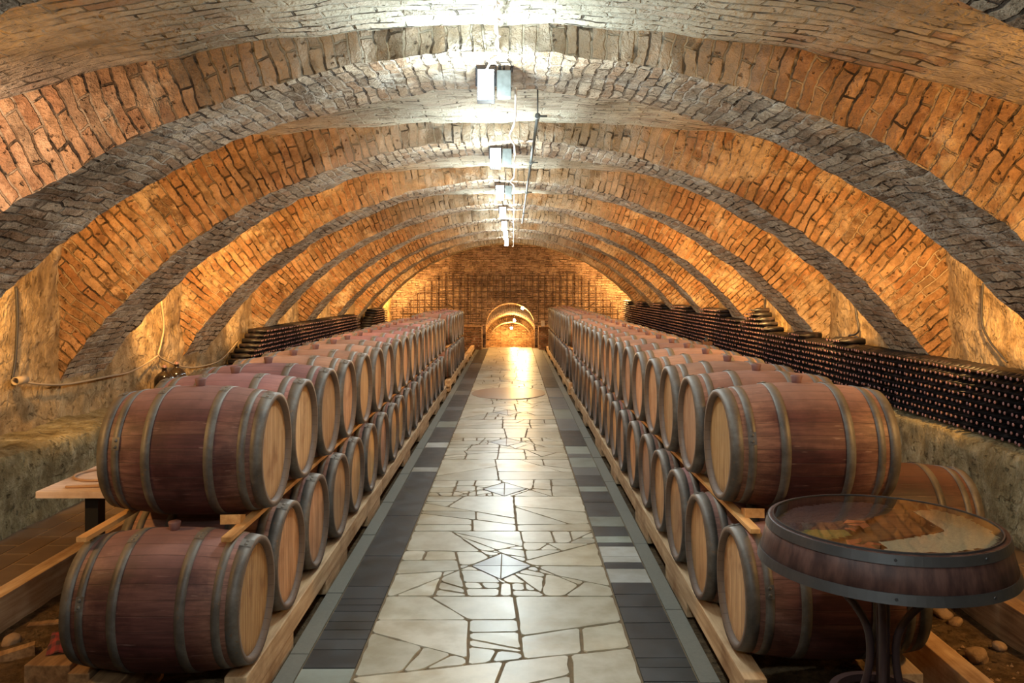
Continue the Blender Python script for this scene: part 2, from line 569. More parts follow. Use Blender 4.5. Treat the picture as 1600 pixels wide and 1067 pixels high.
M['cable_tan'] = simple('dusty_cable', (0.30, 0.22, 0.13), 0.7, var=0.2)
M['cable_white'] = simple('white_flex', (0.75, 0.74, 0.7), 0.5, var=0.1)
M['pipe_grey'] = simple('grey_conduit', (0.05, 0.055, 0.05), 0.6, var=0.2)
M['cork'] = simple('pink_capsule', (0.22, 0.105, 0.10), 0.55, var=0.35, scale=40, bump=0)
M['iron'] = simple('rusty_iron_bars', (0.045, 0.026, 0.016), 0.7, 0.3, var=0.3)
def mat_rag():
    t = NT('red_checked_rag', 0.9)
    sx = t.n('ShaderNodeSeparateXYZ')
    t.l(t.uv(), sx.inputs[0])
    a = t.smooth(t.math('SINE', t.math('MULTIPLY', sx.outputs[0], 120.0)), -0.2, 0.2)
    b = t.smooth(t.math('SINE', t.math('MULTIPLY', sx.outputs[1], 120.0)), -0.2, 0.2)
    k = t.math('MULTIPLY', t.math('ADD', a, b), 0.5)
    c = t.mix(k, (0.05, 0.02, 0.022), (0.24, 0.03, 0.03))
    t.base(c)
    return t.m


M['rag'] = mat_rag()
M['grain'] = simple('pale_grains', (0.88, 0.72, 0.48), 0.8, var=0.35, scale=120, bump=0.9, dist=0.01)
M['grape'] = simple('dark_granules', (0.075, 0.035, 0.035), 0.6, var=0.9, scale=120, bump=0.9, dist=0.01)
M['green'] = simple('green_seed', (0.26, 0.24, 0.05), 0.8, var=0.5, scale=120, bump=0.9, dist=0.01)
M['leaf'] = simple('dried_red_leaf', (0.40, 0.10, 0.04), 0.7, var=0.5, scale=20)
M['stone_loose'] = simple('loose_stone', (0.24, 0.15, 0.08), 0.9, var=0.4, scale=10, bump=0.6, dist=0.02)
M['low_wall'] = brick_mat('brick_low_wall', [(0.22, 0.10, 0.06), (0.34, 0.17, 0.09), (0.40, 0.24, 0.14)], (0.4, 0.3, 0.2), (0.45, 0.33, 0.2), 0.6, 0.7)


def mat_glass(name, c, rough=0.05, trans=1.0):
    t = NT(name, rough)
    t.base(c)
    t.b.inputs['Transmission Weight'].default_value = trans
    return t.m


def mat_bottle():
    t = NT('dark_bottle_glass', 0.3, spec=0.35)
    oi = t.n('ShaderNodeObjectInfo')
    f = t.noise(t.vadd(t.obj(), oi.outputs['Location']), 14.0, 4)
    t.base(t.mix(t.smooth(f, 0.45, 0.7), (0.008, 0.007, 0.008), (0.035, 0.022, 0.022)))
    t.roughness(t.math('ADD', 0.25, t.math('MULTIPLY', f, 0.45)))
    return t.m


M['bottle'] = mat_bottle()


def mat_pane():
    t = NT('table_glass', 0.03)
    g = t.n('ShaderNodeBsdfGlossy')
    g.inputs['Roughness'].default_value = 0.03
    tr = t.n('ShaderNodeBsdfTransparent')
    tr.inputs['Color'].default_value = (0.97, 0.98, 0.97, 1)
    fr = t.n('ShaderNodeFresnel')
    fr.inputs['IOR'].default_value = 1.33
    mx = t.n('ShaderNodeMixShader')
    t.l(fr.outputs[0], mx.inputs[0])
    t.l(tr.outputs[0], mx.inputs[1])
    t.l(g.outputs[0], mx.inputs[2])
    t.l(mx.outputs[0], t.t.nodes['Material Output'].inputs['Surface'])
    return t.m


M['pane'] = mat_pane()


def mat_emit(name, c, s):
    t = NT(name)
    t.base((0.8, 0.8, 0.8))
    t.b.inputs['Emission Color'].default_value = (*c, 1)
    t.b.inputs['Emission Strength'].default_value = s
    return t.m


M['lamp_glass'] = mat_emit('lit_flood_glass', (0.93, 0.98, 1.0), 40.0)
M['bulb'] = mat_emit('lit_warm_bulb', (1.0, 0.72, 0.35), 160.0)


# ------------------------------------------------------------------ the setting
Y0, Y1 = -3.6, 29.6
W = 4.25
RR, ZR = 5.07, 3.51                     # arch ribs: radius and crown height of the soffit
ZC = ZR - RR
BENCH = {1: 0.89, -1: 0.82}


def disp(p, a=0.02):
    q = Vector(p)
    d = noise.noise_vector(q * 2.1) * 0.6 + noise.noise_vector(q * 6.3) * 0.4 + noise.noise_vector(q * 14.0) * 0.25
    return q + d * a


def grid(mb, nu, nv, f, uvf, a, flip=False, smooth=True):
    vs, uvs, fs = [], [], []
    for j in range(nv + 1):
        for i in range(nu + 1):
            u, v = i / nu, j / nv
            p = Vector(f(u, v))
            vs.append(disp(p, a))
            uvs.append(uvf(u, v, p))
    for j in range(nv):
        for i in range(nu):
            q = (j * (nu + 1) + i, j * (nu + 1) + i + 1, (j + 1) * (nu + 1) + i + 1, (j + 1) * (nu + 1) + i)
            fs.append(q[::-1] if flip else q)
    mb.add(vs, fs, uvs, smooth=smooth)


def struct(o, label, cat):
    return tag(o, label, cat, None, 'structure')


# earth floor
mb = MB()
grid(mb, 90, 300, lambda u, v: (-W - 0.2 + u * (2 * W + 0.4), Y0 + v * (Y1 - Y0), -0.05 + 0.03 * min(1, max(0, (abs(-W - 0.2 + u * (2 * W + 0.4)) - 1.3) / 0.3))),
     lambda u, v, p: (p.x, p.y), 0.03)
struct(mb.build('floor', M['dirt']), 'bare brown earth floor under the barrel racks on both sides', 'floor')


# vault
def vault_z(x, y=3.0):
    t = min(1.0, max(0.0, (y - 5.1) / 0.7))
    R_ = 10.35 + 10.0 * t * t * (3 - 2 * t)
    return 3.68 - (R_ - sqrt(R_ ** 2 - x * x))


def vprof(y):
    pr = [(3.9 * k / 26, vault_z(3.9 * k / 26, y)) for k in range(-26, 27)]
    zc = vault_z(3.9, y)
    corner = [(3.9 + 0.35 * sin(a), zc - 0.42 * (1 - cos(a))) for a in (0.35, 0.7, 1.05, 1.35, PI / 2)]
    return [(-x, z) for x, z in corner[::-1]] + pr + corner


prof = vprof(3.0)
arc = [0]
for a, b in zip(prof, prof[1:]):
    arc.append(arc[-1] + math.hypot(b[0] - a[0], b[1] - a[1]))
mb = MB()
NP, NYV = len(prof) - 1, 330
VP = [vprof(Y0 + (Y1 - Y0) * k / NYV) for k in range(NYV + 1)]


def vf(u, v):
    k = round(u * NP)
    q = VP[round(v * NYV)][k]
    return (q[0], Y0 + v * (Y1 - Y0), q[1])


grid(mb, NP, NYV, vf, lambda u, v, p: (arc[round(u * NP)], p.y), 0.035, flip=True)
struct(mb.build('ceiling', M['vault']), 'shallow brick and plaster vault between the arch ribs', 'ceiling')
ZW = 2.95

# side walls with their stone ledges
for s, nm in ((-1, 'left'), (1, 'right')):
    mb = MB()
    grid(mb, 60, 520, lambda u, v: (s * (W + 0.0), Y0 + v * (Y1 - Y0), 0.6 + u * (ZW + 0.03 - 0.6)), lambda u, v, p: (p.y, p.z), 0.075, flip=(s > 0))
    struct(mb.build('wall_' + nm, M['wall']), 'rough %s plastered stone side wall above the ledge' % nm, 'wall')
    zb = BENCH[s]
    mb = MB()
    pr = [(3.78, -0.05), (3.77, 0.15), (3.76, 0.35), (3.75, 0.55), (3.75, zb - 0.12), (3.765, zb - 0.03), (3.83, zb + 0.0), (3.95, zb + 0.005), (4.1, zb), (4.3, zb + 0.01)]
    pr2 = []
    for a, b in zip(pr, pr[1:]):
        for k in range(3):
            pr2.append((a[0] + (b[0] - a[0]) * k / 3, a[1] + (b[1] - a[1]) * k / 3))
    pr2.append(pr[-1])
    n = len(pr2) - 1
    grid(mb, n, 420, lambda u, v: (s * pr2[round(u * n)][0], Y0 + v * (Y1 - Y0), pr2[round(u * n)][1]), lambda u, v, p: (p.y, p.z), 0.05, flip=(s > 0))
    o = mb.build('trim_1' if s < 0 else 'trim_2', M['bench'])
    me = o.data
    me.materials.append(M['bench_top'])
    for p in me.polygons:
        if p.normal.z > 0.75:
            p.material_index = 1
    struct(o, 'rough stone ledge along the %s side wall' % nm, 'stone ledge')

# back wall behind the camera
mb = MB()
grid(mb, 20, 12, lambda u, v: (-W - 0.2 + u * (2 * W + 0.4), Y0, v * 3.8), lambda u, v, p: (p.x, p.z), 0.03, flip=False)
struct(mb.build('wall_back', M['wall']), 'plain plastered wall closing the near end of the cellar', 'wall')

# arch ribs
RIB = {i: 5.03 + 2.94 * (i - 1) for i in range(-1, 9)}
RT = {i: 0.85 for i in RIB}
RT[0] = 1.12
RT[1] = 0.95
TH = math.radians(59.5)
for i, y0 in RIB.items():
    mb = MB()
    nt = 320 if i < 4 else 140
    t_ = RT[i]
    amp = 0.04

    def pol(r, th, y):
        return (r * sin(th), y, ZC + r * cos(th))
    # the ring stops short of the wall corner: radius grows from crown to springing
    rout = lambda th: RR + 0.36 + 0.90 * min(1.0, abs(th) / 0.68) ** 1.2
    nr = 10
    grid(mb, nt, nr, lambda u, v: pol(RR + v * (rout(-TH + 2 * TH * u) - RR), -TH + 2 * TH * u, y0), lambda u, v, p: (v * (rout(-TH + 2 * TH * u) - RR), (-TH + 2 * TH * u) * RR), amp)
    grid(mb, nt, 10, lambda u, v: pol(RR, -TH + 2 * TH * u, y0 + v * t_), lambda u, v, p: (p.y, (-TH + 2 * TH * u) * RR), amp, flip=True)
    grid(mb, nt, nr, lambda u, v: pol(RR + v * (rout(-TH + 2 * TH * u) - RR), -TH + 2 * TH * u, y0 + t_), lambda u, v, p: (v * (rout(-TH + 2 * TH * u) - RR), (-TH + 2 * TH * u) * RR), amp, flip=True)
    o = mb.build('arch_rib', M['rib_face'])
    o.data.materials.append(M['rib_soffit'])
    nf = nt * nr
    idx = [0] * nf + [1] * (nt * 10) + [0] * nf
    o.data.polygons.foreach_set('material_index', idx)
    struct(o, {-1: 'brick arch rib spanning the cellar behind the camera', 0: 'brick arch rib almost overhead, cut off by the top corners'}.get(i, '%s full brick arch rib across the cellar, counted from the camera' % ordinal(max(i, 1))), 'brick arch')

# end wall with its arched opening
OW, OZS, OZT = 0.87, 0.78, 1.60           # half width, spring and crown of the opening


def open_z(x):
    return OZS + (OZT - OZS) * sqrt(max(0.0, 1 - (x / OW) ** 2))


mb = MB()
xs = list(np.linspace(-W - 0.1, -OW, 40)) + list(np.linspace(-OW, OW, 29))[1:-1] + list(np.linspace(OW, W + 0.1, 40))
for a, b in zip(xs, xs[1:]):
    inside = abs((a + b) / 2) < OW
    za, zb_ = (open_z(a), open_z(b)) if inside else (0.0, 0.0)
    m = 14
    vs, uvs = [], []
    for k in range(m + 1):
        for x, z0 in ((a, za), (b, zb_)):
            z = z0 + (3.9 - z0) * k / m
            p = Vector((x, Y1, z))
            vs.append(disp(p, 0.02) if abs(x) > OW + 0.05 else p)
            uvs.append((x, z))
    mb.add(vs, [(2 * k, 2 * k + 1, 2 * k + 3, 2 * k + 2) for k in range(m)], uvs)
struct(mb.build('wall_far', M['end_brick']), 'dark brick end wall with a small lit archway', 'wall')

# descending tunnel behind the archway
mb = MB()
SL = 0.11
tp = []
nA = 20
for k in range(nA + 1):
    a = PI * k / nA
    tp.append((cos(a), sin(a)))


def tun(k, y, r0, zs, zt):
    d = -SL * (y - Y1)
    if k == 0:
        return (r0, y, d - 0.2)
    if k == nA + 2:
        return (-r0, y, d - 0.2)
    cx, sz = tp[k - 1]
    return (r0 * cx, y, d + zs + (zt - zs) * sz)


ys = [Y1, Y1 + 0.45]
n2 = nA + 2
for ya, yb, r0, zs, zt in ((Y1, Y1 + 0.5, OW, OZS, OZT),):
    vs = [tun(k, y, r0, zs, zt) for y in (ya, yb) for k in range(n2 + 1)]
    uvs = [(k * 0.12, y) for y in (ya, yb) for k in range(n2 + 1)]
    mb.add(vs, [(k, k + 1, n2 + 1 + k + 1, n2 + 1 + k) for k in range(n2)], uvs)
grid(mb, n2, 90, lambda u, v: tun(round(u * n2), Y1 + 0.5 + v * 13, 1.15, 0.75, 1.78), lambda u, v, p: (p.y, u * 3.6), 0.05, smooth=True)
vs = [tun(k, Y1 + 13.5, 1.15, 0.75, 1.78) for k in range(n2 + 1)]
mb.add(vs, [tuple(range(n2 + 1))], [(p[0], p[2]) for p in vs])
for ya in (38.6,):      # arch ribs of the tunnel
    for (r1, r2, z1, z2) in ((1.15, 0.98, 1.78, 1.60),):
        for yb in (ya, ya + 0.4):
            A = [tun(k, yb, r1, 0.75, z1) for k in range(n2 + 1)]
            B = [tun(k, yb, r2, 0.75, z2) for k in range(n2 + 1)]
            mb.add(A + B, [(k, k + 1, n2 + 2 + k, n2 + 1 + k) for k in range(n2)], [(0, k * 0.15) for k in range(n2 + 1)] + [(0.2, k * 0.15) for k in range(n2 + 1)])
        A = [tun(k, ya, r2, 0.75, z2) for k in range(n2 + 1)]
        B = [tun(k, ya + 0.4, r2, 0.75, z2) for k in range(n2 + 1)]
        mb.add(A + B, [(k, k + 1, n2 + 2 + k, n2 + 1 + k) for k in range(n2)], [(0, k * 0.15) for k in range(n2 + 1)] + [(0.4, k * 0.15) for k in range(n2 + 1)])
mb.add([(-1.3, Y1 + 0.1, -0.02), (1.3, Y1 + 0.1, -0.02), (1.3, Y1 + 18.5, -0.05 - SL * 18.4), (-1.3, Y1 + 18.5, -0.05 - SL * 18.4)], [(0, 1, 2, 3)], [(0, 0), (2, 0), (2, 18), (0, 18)])
struct(mb.build('wall_tunnel', M['tunnel']), 'orange lit brick tunnel going down behind the archway', 'tunnel')

# low brick walls on both sides of the archway
for a, b, yy, lab in ((-1.75, -0.98, 28.5, 'left'), (0.98, 1.72, 28.5, 'right')):
    mb = MB()
    n = 8
    grid(mb, n, n, lambda u, v: (a + u * (b - a), yy, v * 0.80), lambda u, v, p: (p.x, p.z), 0.012)
    grid(mb, n, 4, lambda u, v: (a + u * (b - a), yy + v * 0.9, 0.80), lambda u, v, p: (p.x, p.y), 0.012)
    grid(mb, 4, n, lambda u, v: (a, yy + (1 - u) * 0.9, v * 0.80), lambda u, v, p: (p.y, p.z), 0.012)
    grid(mb, 4, n, lambda u, v: (b, yy + u * 0.9, v * 0.80), lambda u, v, p: (p.y, p.z), 0.012)
    struct(mb.build('low_wall', M['low_wall']), 'low brick wall on the %s of the archway' % lab, 'low wall')


# ------------------------------------------------------------------ the paved path
def split(poly, target, depth=0):
    def area(p):
        return 0.5 * abs(sum(p[i][0] * p[(i + 1) % len(p)][1] - p[(i + 1) % len(p)][0] * p[i][1] for i in range(len(p))))
    A = area(poly)
    if A < target(poly) or depth > 12:
        return [poly]
    cx = sum(p[0] for p in poly) / len(poly)
    cy = sum(p[1] for p in poly) / len(poly)
    w = max(p[0] for p in poly) - min(p[0] for p in poly)
    h = max(p[1] for p in poly) - min(p[1] for p in poly)
    base = 0.0 if h > w else PI / 2          # direction of the cut
    style = random.random()
    if style < 0.5:
        a = base + random.uniform(-0.06, 0.06)
    else:
        a = base + random.uniform(-0.75, 0.75)
    px = cx + random.uniform(-0.18, 0.18) * w
    py = cy + random.uniform(-0.18, 0.18) * h
    dx, dy = cos(a), sin(a)
    side = [(p[0] - px) * dy - (p[1] - py) * dx for p in poly]
    L, R_ = [], []
    for i in range(len(poly)):
        p, q = poly[i], poly[(i + 1) % len(poly)]
        s0, s1 = side[i], side[(i + 1) % len(poly)]
        if s0 >= 0:
            L.append(p)
        if s0 <= 0:
            R_.append(p)
        if s0 * s1 < 0:
            t = s0 / (s0 - s1)
            r = (p[0] + (q[0] - p[0]) * t, p[1] + (q[1] - p[1]) * t)
            L.append(r)
            R_.append(r)
    if len(L) < 3 or len(R_) < 3:
        return [poly]
    return split(L, target, depth + 1) + split(R_, target, depth + 1)


def inset(poly, d):
    n = len(poly)
    if sum(poly[i][0] * poly[(i + 1) % n][1] - poly[(i + 1) % n][0] * poly[i][1] for i in range(n)) < 0:
        poly = poly[::-1]
    out = []
    for i in range(n):
        p0, p1, p2 = Vector((*poly[i - 1], 0)), Vector((*poly[i], 0)), Vector((*poly[(i + 1) % n], 0))
        e1, e2 = (p1 - p0), (p2 - p1)
        if e1.length < 1e-5 or e2.length < 1e-5:
            continue
        e1.normalize()
        e2.normalize()
        n1, n2_ = Vector((-e1.y, e1.x, 0)), Vector((-e2.y, e2.x, 0))
        m = n1 + n2_
        if m.length < 1e-4:
            continue
        m.normalize()
        k = d / max(0.35, m.dot(n1))
        out.append((p1.x + m.x * k, p1.y + m.y * k))
    return out


def slab(mb, poly, gap, col, z=0.0, th=0.008, wob=0.0):
    p = inset(poly, gap)
    if len(p) < 3:
        return
    # soften corners and roughen the edges
    q = []
    n = len(p)
    for i in range(n):
        a, b, c = p[i - 1], p[i], p[(i + 1) % n]
        la, lc = math.hypot(a[0] - b[0], a[1] - b[1]), math.hypot(c[0] - b[0], c[1] - b[1])
        if wob:
            ka, kc = min(0.3, 0.02 / max(la, 1e-4)), min(0.3, 0.02 / max(lc, 1e-4))
            q.append((b[0] + (a[0] - b[0]) * ka, b[1] + (a[1] - b[1]) * ka))
            q.append((b[0] + (c[0] - b[0]) * kc, b[1] + (c[1] - b[1]) * kc))
            for k in range(1, int(lc / 0.09)):
                t = k / int(lc / 0.09)
                if kc < t < 1 - kc:
                    x, y = b[0] + (c[0] - b[0]) * t, b[1] + (c[1] - b[1]) * t
                    w = noise.noise(Vector((x * 9, y * 9, 3))) * wob
                    q.append((x - (c[1] - b[1]) / lc * w, y + (c[0] - b[0]) / lc * w))
        else:
            q.append(b)
    ar = sum(q[i][0] * q[(i + 1) % len(q)][1] - q[(i + 1) % len(q)][0] * q[i][1] for i in range(len(q)))
    if ar < 1e-5:
        return
    cx = sum(a[0] for a in q) / len(q)
    cy = sum(a[1] for a in q) / len(q)
    tilt = (random.uniform(-0.004, 0.004), random.uniform(-0.004, 0.004))
    n = len(q)
    top = []
    for a in q:
        d = max(0.05, math.hypot(a[0] - cx, a[1] - cy))
        x, y = a[0] + (cx - a[0]) * 0.004 / d, a[1] + (cy - a[1]) * 0.004 / d
        top.append((x, y, z + th + (x - cx) * tilt[0] + (y - cy) * tilt[1]))
    vs = [(a[0], a[1], z - 0.004) for a in q] + top
    mb.add(vs, [(i, (i + 1) % n, n + (i + 1) % n, n + i) for i in range(n)] + [tuple(range(n, 2 * n))], col=col)


PW = 0.77
DIA = [6.24, 8.64, 11.3, 14.0, 18.9, 21.4]
mb = MB()


def target(poly):
    cy = sum(p[1] for p in poly) / len(poly)
    cx = sum(p[0] for p in poly) / len(poly)
    d = min(math.hypot(cx, (cy - a) * 0.9) for a in DIA)
    t = random.choice([0.03, 0.07, 0.14, 0.22, 0.34, 0.5])
    return t * (0.35 if d < 0.5 else 1.0)


CREAM = [(0.50, 0.47, 0.38), (0.56, 0.52, 0.43), (0.45, 0.43, 0.36), (0.60, 0.57, 0.49), (0.47, 0.42, 0.31), (0.53, 0.51, 0.44)]


def clip_diamond(polys, c, rx, ry):
    """keep what lies outside the diamond: cut every slab by the four edge lines"""
    out = []
    edges = [((rx, 0), (0, ry)), ((0, ry), (-rx, 0)), ((-rx, 0), (0, -ry)), ((0, -ry), (rx, 0))]
    for p in polys:
        if min(q[1] for q in p) > c + ry or max(q[1] for q in p) < c - ry:
            out.append(p)
            continue
        rest = [p]
        for (ax, ay), (bx, by) in edges:
            nxt = []
            for r in rest:
                side = [(bx - ax) * (q[1] - c - ay) - (by - ay) * (q[0] - ax) for q in r]
                A_, B_ = [], []
                for i in range(len(r)):
                    s0, s1 = side[i], side[(i + 1) % len(r)]
                    u, v = r[i], r[(i + 1) % len(r)]
                    if s0 >= 0:
                        A_.append(u)
                    if s0 <= 0:
                        B_.append(u)
                    if s0 * s1 < 0:
                        t = s0 / (s0 - s1)
                        w = (u[0] + (v[0] - u[0]) * t, u[1] + (v[1] - u[1]) * t)
                        A_.append(w)
                        B_.append(w)
                if len(B_) >= 3:
                    out.append(B_)
                if len(A_) >= 3:
                    nxt.append(A_)
            rest = nxt
    return out


y = 2.4
polys = []
while y < Y1 - 0.02:
    L = random.uniform(1.1, 1.9)
    y2 = min(Y1 - 0.02, y + L)
    polys += split([(-PW, y), (PW, y + random.uniform(-0.0, 0.0)), (PW, y2), (-PW, y2)], target)
    y = y2
for c in DIA:
    polys = clip_diamond(polys, c, 0.235, 0.30)
for p in polys:
    col = random.choice(CREAM)
    k = random.uniform(0.88, 1.1)
    slab(mb, p, random.uniform(0.003, 0.009), (col[0] * k, col[1] * k * 0.985, col[2] * k * 0.93), 0.0, 0.008, wob=0.012)
for c in DIA:
    rx, ry = 0.225, 0.29
    pts = [(rx, c), (0, c + ry), (-rx, c), (0, c - ry)]
    for i in range(4):
        g = random.uniform(0.25, 0.33)
        slab(mb, [(0, c), pts[i], pts[(i + 1) % 4]], 0.0025, (g, g * 1.02, g * 1.05), 0.0, 0.008)
ring = [(0.74 * cos(2 * PI * k / 40), 16.6 + 0.95 * sin(2 * PI * k / 40)) for k in range(40)]
slab(mb, ring, 0.001, (0.33, 0.22, 0.14), 0.006, 0.008)
mb.box(-PW, PW, Y1 - 0.02, Y1 + 0.12, -0.1, 0.012, col=(0.12, 0.10, 0.08))
path = mb.build('path', M['paving'])
struct(path, 'polished cream crazy paving path with grey diamond insets', 'stone path')
# the bed under the slabs
mb = MB()
mb.box(-1.185, 1.185, 2.4, Y1, -0.12, 0.0)
struct(mb.build('path_bed', M['grout']), 'earthy brown mortar bed showing in the paving joints', 'mortar bed')

# dark slate bands with pale insets
DK, LT, GR, MD = (0.038, 0.042, 0.045), (0.40, 0.41, 0.39), (0.25, 0.28, 0.25), (0.13, 0.14, 0.145)


def yfloor(py):
    return FPX * CAMZ / (py - CY)


leftseg = [(1200, 1046, GR)] + [(a, b, DK) for a, b in ((1046, 1017), (1017, 1001), (1001, 986), (986, 973), (973, 957), (957, 947), (947, 937), (937, 918), (918, 870), (870, 807), (807, 738))] + [
    (738, 731, LT), (731, 700, DK), (700, 692, LT), (692, 668, DK), (668, 659, GR), (659, 642, DK), (642, 636, MD), (636, 618, DK), (618, 611, MD), (611, 600, DK), (600, 592, MD), (592, 575, DK), (575, 568, MD), (568, 545.2, DK)]
rightseg = [(a, b, DK) for a, b in ((1200, 1110), (1110, 1067), (1067, 1045), (1045, 1030), (1030, 1000), (1000, 975), (975, 950), (950, 930), (930, 912))] + [
    (912, 890, LT), (890, 880, DK), (880, 871, LT), (871, 855, LT), (855, 849, DK), (849, 839, GR), (839, 824, DK), (824, 808, GR), (808, 786, DK), (786, 769, DK), (769, 761, GR), (761, 744, DK), (744, 731, MD), (731, 716, GR), (716, 710, MD), (710, 698, GR), (698, 673, DK), (673, 655, MD), (655, 640, GR), (640, 622, MD), (622, 606, MD), (606, 590, DK), (590, 572, MD), (572, 545.2, MD)]
for s, segs, nm in ((-1, leftseg, 'left'), (1, rightseg, 'right')):
    mb = MB()
    for a, b, col in segs:
        ya, yb = max(2.4, yfloor(a)), min(Y1 - 0.02, yfloor(b))
        k = random.uniform(0.8, 1.25)
        xa, xb = (PW + 0.004, 1.07)
        P = [(s * xa, ya), (s * xb, ya), (s * xb, yb), (s * xa, yb)]
        slab(mb, P, 0.002, tuple(x * k for x in col), 0.0, 0.008)
    struct(mb.build('path_border', M['paving']), 'dark slate band with pale insets along the %s of the path' % nm, 'slate band')
    mb = MB()
    ya = 2.4
    while ya < Y1 - 0.1:
        yb = min(Y1 - 0.02, ya + random.uniform(0.9, 1.5))
        slab(mb, [(s * 1.072, ya), (s * 1.182, ya), (s * 1.182, yb), (s * 1.072, yb)], 0.0015, (0.2, 0.2, 0.2), 0.0, 0.010)
        ya = yb
    struct(mb.build('kerb_strip', M['terrazzo']), 'narrow grey green kerb strip on the %s edge of the path' % nm, 'kerb')

# tiled side floor behind the racks
for s, nm in ((-1, 'left'), (1, 'right')):
    mb = MB()
    ya = 3.0
    k = 0
    while ya < Y1 - 0.2:
        yb = min(Y1 - 0.2, ya + 0.42)
        for xa, xb in ((3.16, 3.36), (3.36, 3.56), (3.56, 3.80)):
            c = random.choice([(0.09, 0.055, 0.035), (0.12, 0.07, 0.04), (0.05, 0.035, 0.03), (0.15, 0.10, 0.06)])
            o_ = 0.2 if int(xa * 5) % 2 else 0
            slab(mb, [(s * xa, ya + o_), (s * xb, ya + o_), (s * xb, yb + o_), (s * xa, yb + o_)], 0.008, c, 0.185, 0.006)
        ya = yb
    o = mb.build('side_floor', simple('brown_side_tiles_' + nm, (0.13, 0.085, 0.05), 0.6, var=0.5, scale=4))
    struct(o, 'worn brown tiles between %s rack timbers and stone ledge' % nm, 'tiled strip')
    mb = MB()
    mb.box(min(s * 3.12, s * 3.85), max(s * 3.12, s * 3.85), 3.0, Y1, -0.06, 0.186)
    struct(mb.build('side_floor_base', simple('tile_bed_' + nm, (0.26, 0.17, 0.09), 0.85, var=0.4, scale=5)), 'mortar bed under the brown side tiles, %s side' % nm, 'mortar bed')


# ------------------------------------------------------------------ timbers
def timber(name, label, cat, x0, x1, y0, y1, z0, z1, mat, group=None, bev=0.006):
    mb = MB()
    n = max(1, int((y1 - y0) / 0.5))
    cx, cy = (x0 + x1) / 2, y0
    mb.box(x0 - cx, x1 - cx, 0, y1 - y0, 0, z1 - z0, bev=bev)
    o = mb.build(name, mat)
    o.location = (cx, cy, z0)
    return tag(o, label, cat, group)


ZP0, ZP1 = 0.07, 0.205
BX = 1.20                                  # barrel heads stand this far from the path's axis
SEGS = {-1: [(4.02, 8.2), (8.22, 16.2), (17.1, 22.6), (22.62, 28.0)], 1: [(4.0, 7.8), (7.82, 11.8), (11.82, 16.0), (16.6, 27.5)]}
SN = {-1: 'left', 1: 'right'}
for s in (-1, 1):
    for k, (a, b) in enumerate(SEGS[s]):
        xa, xb = sorted((s * 1.20, s * 1.31))
        timber('timber_beam', '%s pine beam from the front along the %s kerb, carrying barrel heads' % (ordinal(k + 1).capitalize(), SN[s]), 'beam', xa, xb, a, b, ZP0, ZP1, M['beam'], 'pine beams along the path')
        xa, xb = sorted((s * 1.98, s * 2.09))
        timber('timber_beam', '%s beam from the front under the outer ends of the %s barrels' % (ordinal(k + 1).capitalize(), SN[s]), 'beam', xa, xb, max(a, 4.06), b, ZP0, ZP1, M['beam_dark'] if s < 0 else M['beam'], 'outer rack beams')
BLK = {-1: [(4.03, 4.9), (5.75, 6.5), (7.4, 8.1), (9.9, 10.5), (11.5, 12.8), (14.0, 14.7), (15.6, 16.1), (17.15, 17.5), (18.6, 19.0), (20.2, 20.6), (22.0, 22.5), (24, 24.4), (26, 26.4)],
       1: [(4.02, 4.3), (5.35, 6.1), (6.9, 7.6), (9.0, 9.5), (10.5, 11.3), (12.8, 13.3), (14.4, 15.0), (16.65, 17.1), (18.4, 18.8), (20.4, 20.8), (22.4, 22.8), (24.4, 24.8), (26.4, 26.8)]}
for s in (-1, 1):
    for k, (a, b) in enumerate(BLK[s]):
        xa, xb = sorted((s * 1.205, s * 1.30))
        timber('support_block', '%s short block from the front under the %s kerbside beam' % (ordinal(k + 1).capitalize(), SN[s]), 'wood block', xa, xb, a, b, -0.03, ZP0, M['beam'], 'blocks under the kerbside beams', bev=0.004)
        xa, xb = sorted((s * 1.985, s * 2.085))
        if k < 2:
            timber('support_block', '%s short block from the front under the %s outer rack beam' % (ordinal(k + 1).capitalize(), SN[s]), 'wood block', xa, xb, a + 0.06, b, -0.03, ZP0, M['beam_dark'], 'blocks under the outer beams', bev=0.004)
ZB, ZT = 0.530, 1.210                     # barrel axis heights, lower and upper tier
for s in (-1, 1):
    y1s = {-1: [(4.02, 15.9), (17.4, 21.9)], 1: [(4.16, 15.8), (16.8, 26.4)]}[s]
    for k, (a, b) in enumerate(y1s):
        w = ['near', 'far'][k]
        for xc, nm in ((1.30, 'path-side'), (2.0, 'wall-side')):
            timber('batten', 'orange batten between the tiers, %s edge of the %s %s rack' % (nm, w, SN[s]), 'batten', s * xc - 0.025, s * xc + 0.025, a, b, 0.8575, 0.882, M['rail'], 'battens between barrel tiers', bev=0.003)
# beams at the edge of the tiled strips
timber('timber_beam', 'long pale beam edging the brown tiles at the left', 'beam', -3.15, -3.03, 3.2, 28.4, -0.04, 0.205, M['beam'])
timber('timber_beam', 'long beam edging the tiles at the right, behind the glass table', 'beam', 3.03, 3.15, 3.2, 28.4, -0.04, 0.205, M['beam_dark'])
timber('timber_beam', 'square timber with sawn end on the earth, second from right below the glass table', 'beam', 2.27, 2.39, 3.92, 9.5, -0.03, 0.2, M['beam'])
timber('timber_beam', 'thick old timber carrying a red rag at the lower left', 'beam', -2.36, -2.13, 4.16, 4.9, 0.01, 0.2, M['beam_dark'])
timber('timber_beam', 'flat board lying beside the thick timber at lower left', 'board', -2.36, -2.12, 3.92, 4.08, -0.02, 0.045, M['beam_dark'])
timber('timber_beam', 'squared timber stub under the lowest left front barrel', 'beam', -1.96, -1.80, 3.98, 4.5, -0.02, 0.195, M['beam_dark'])
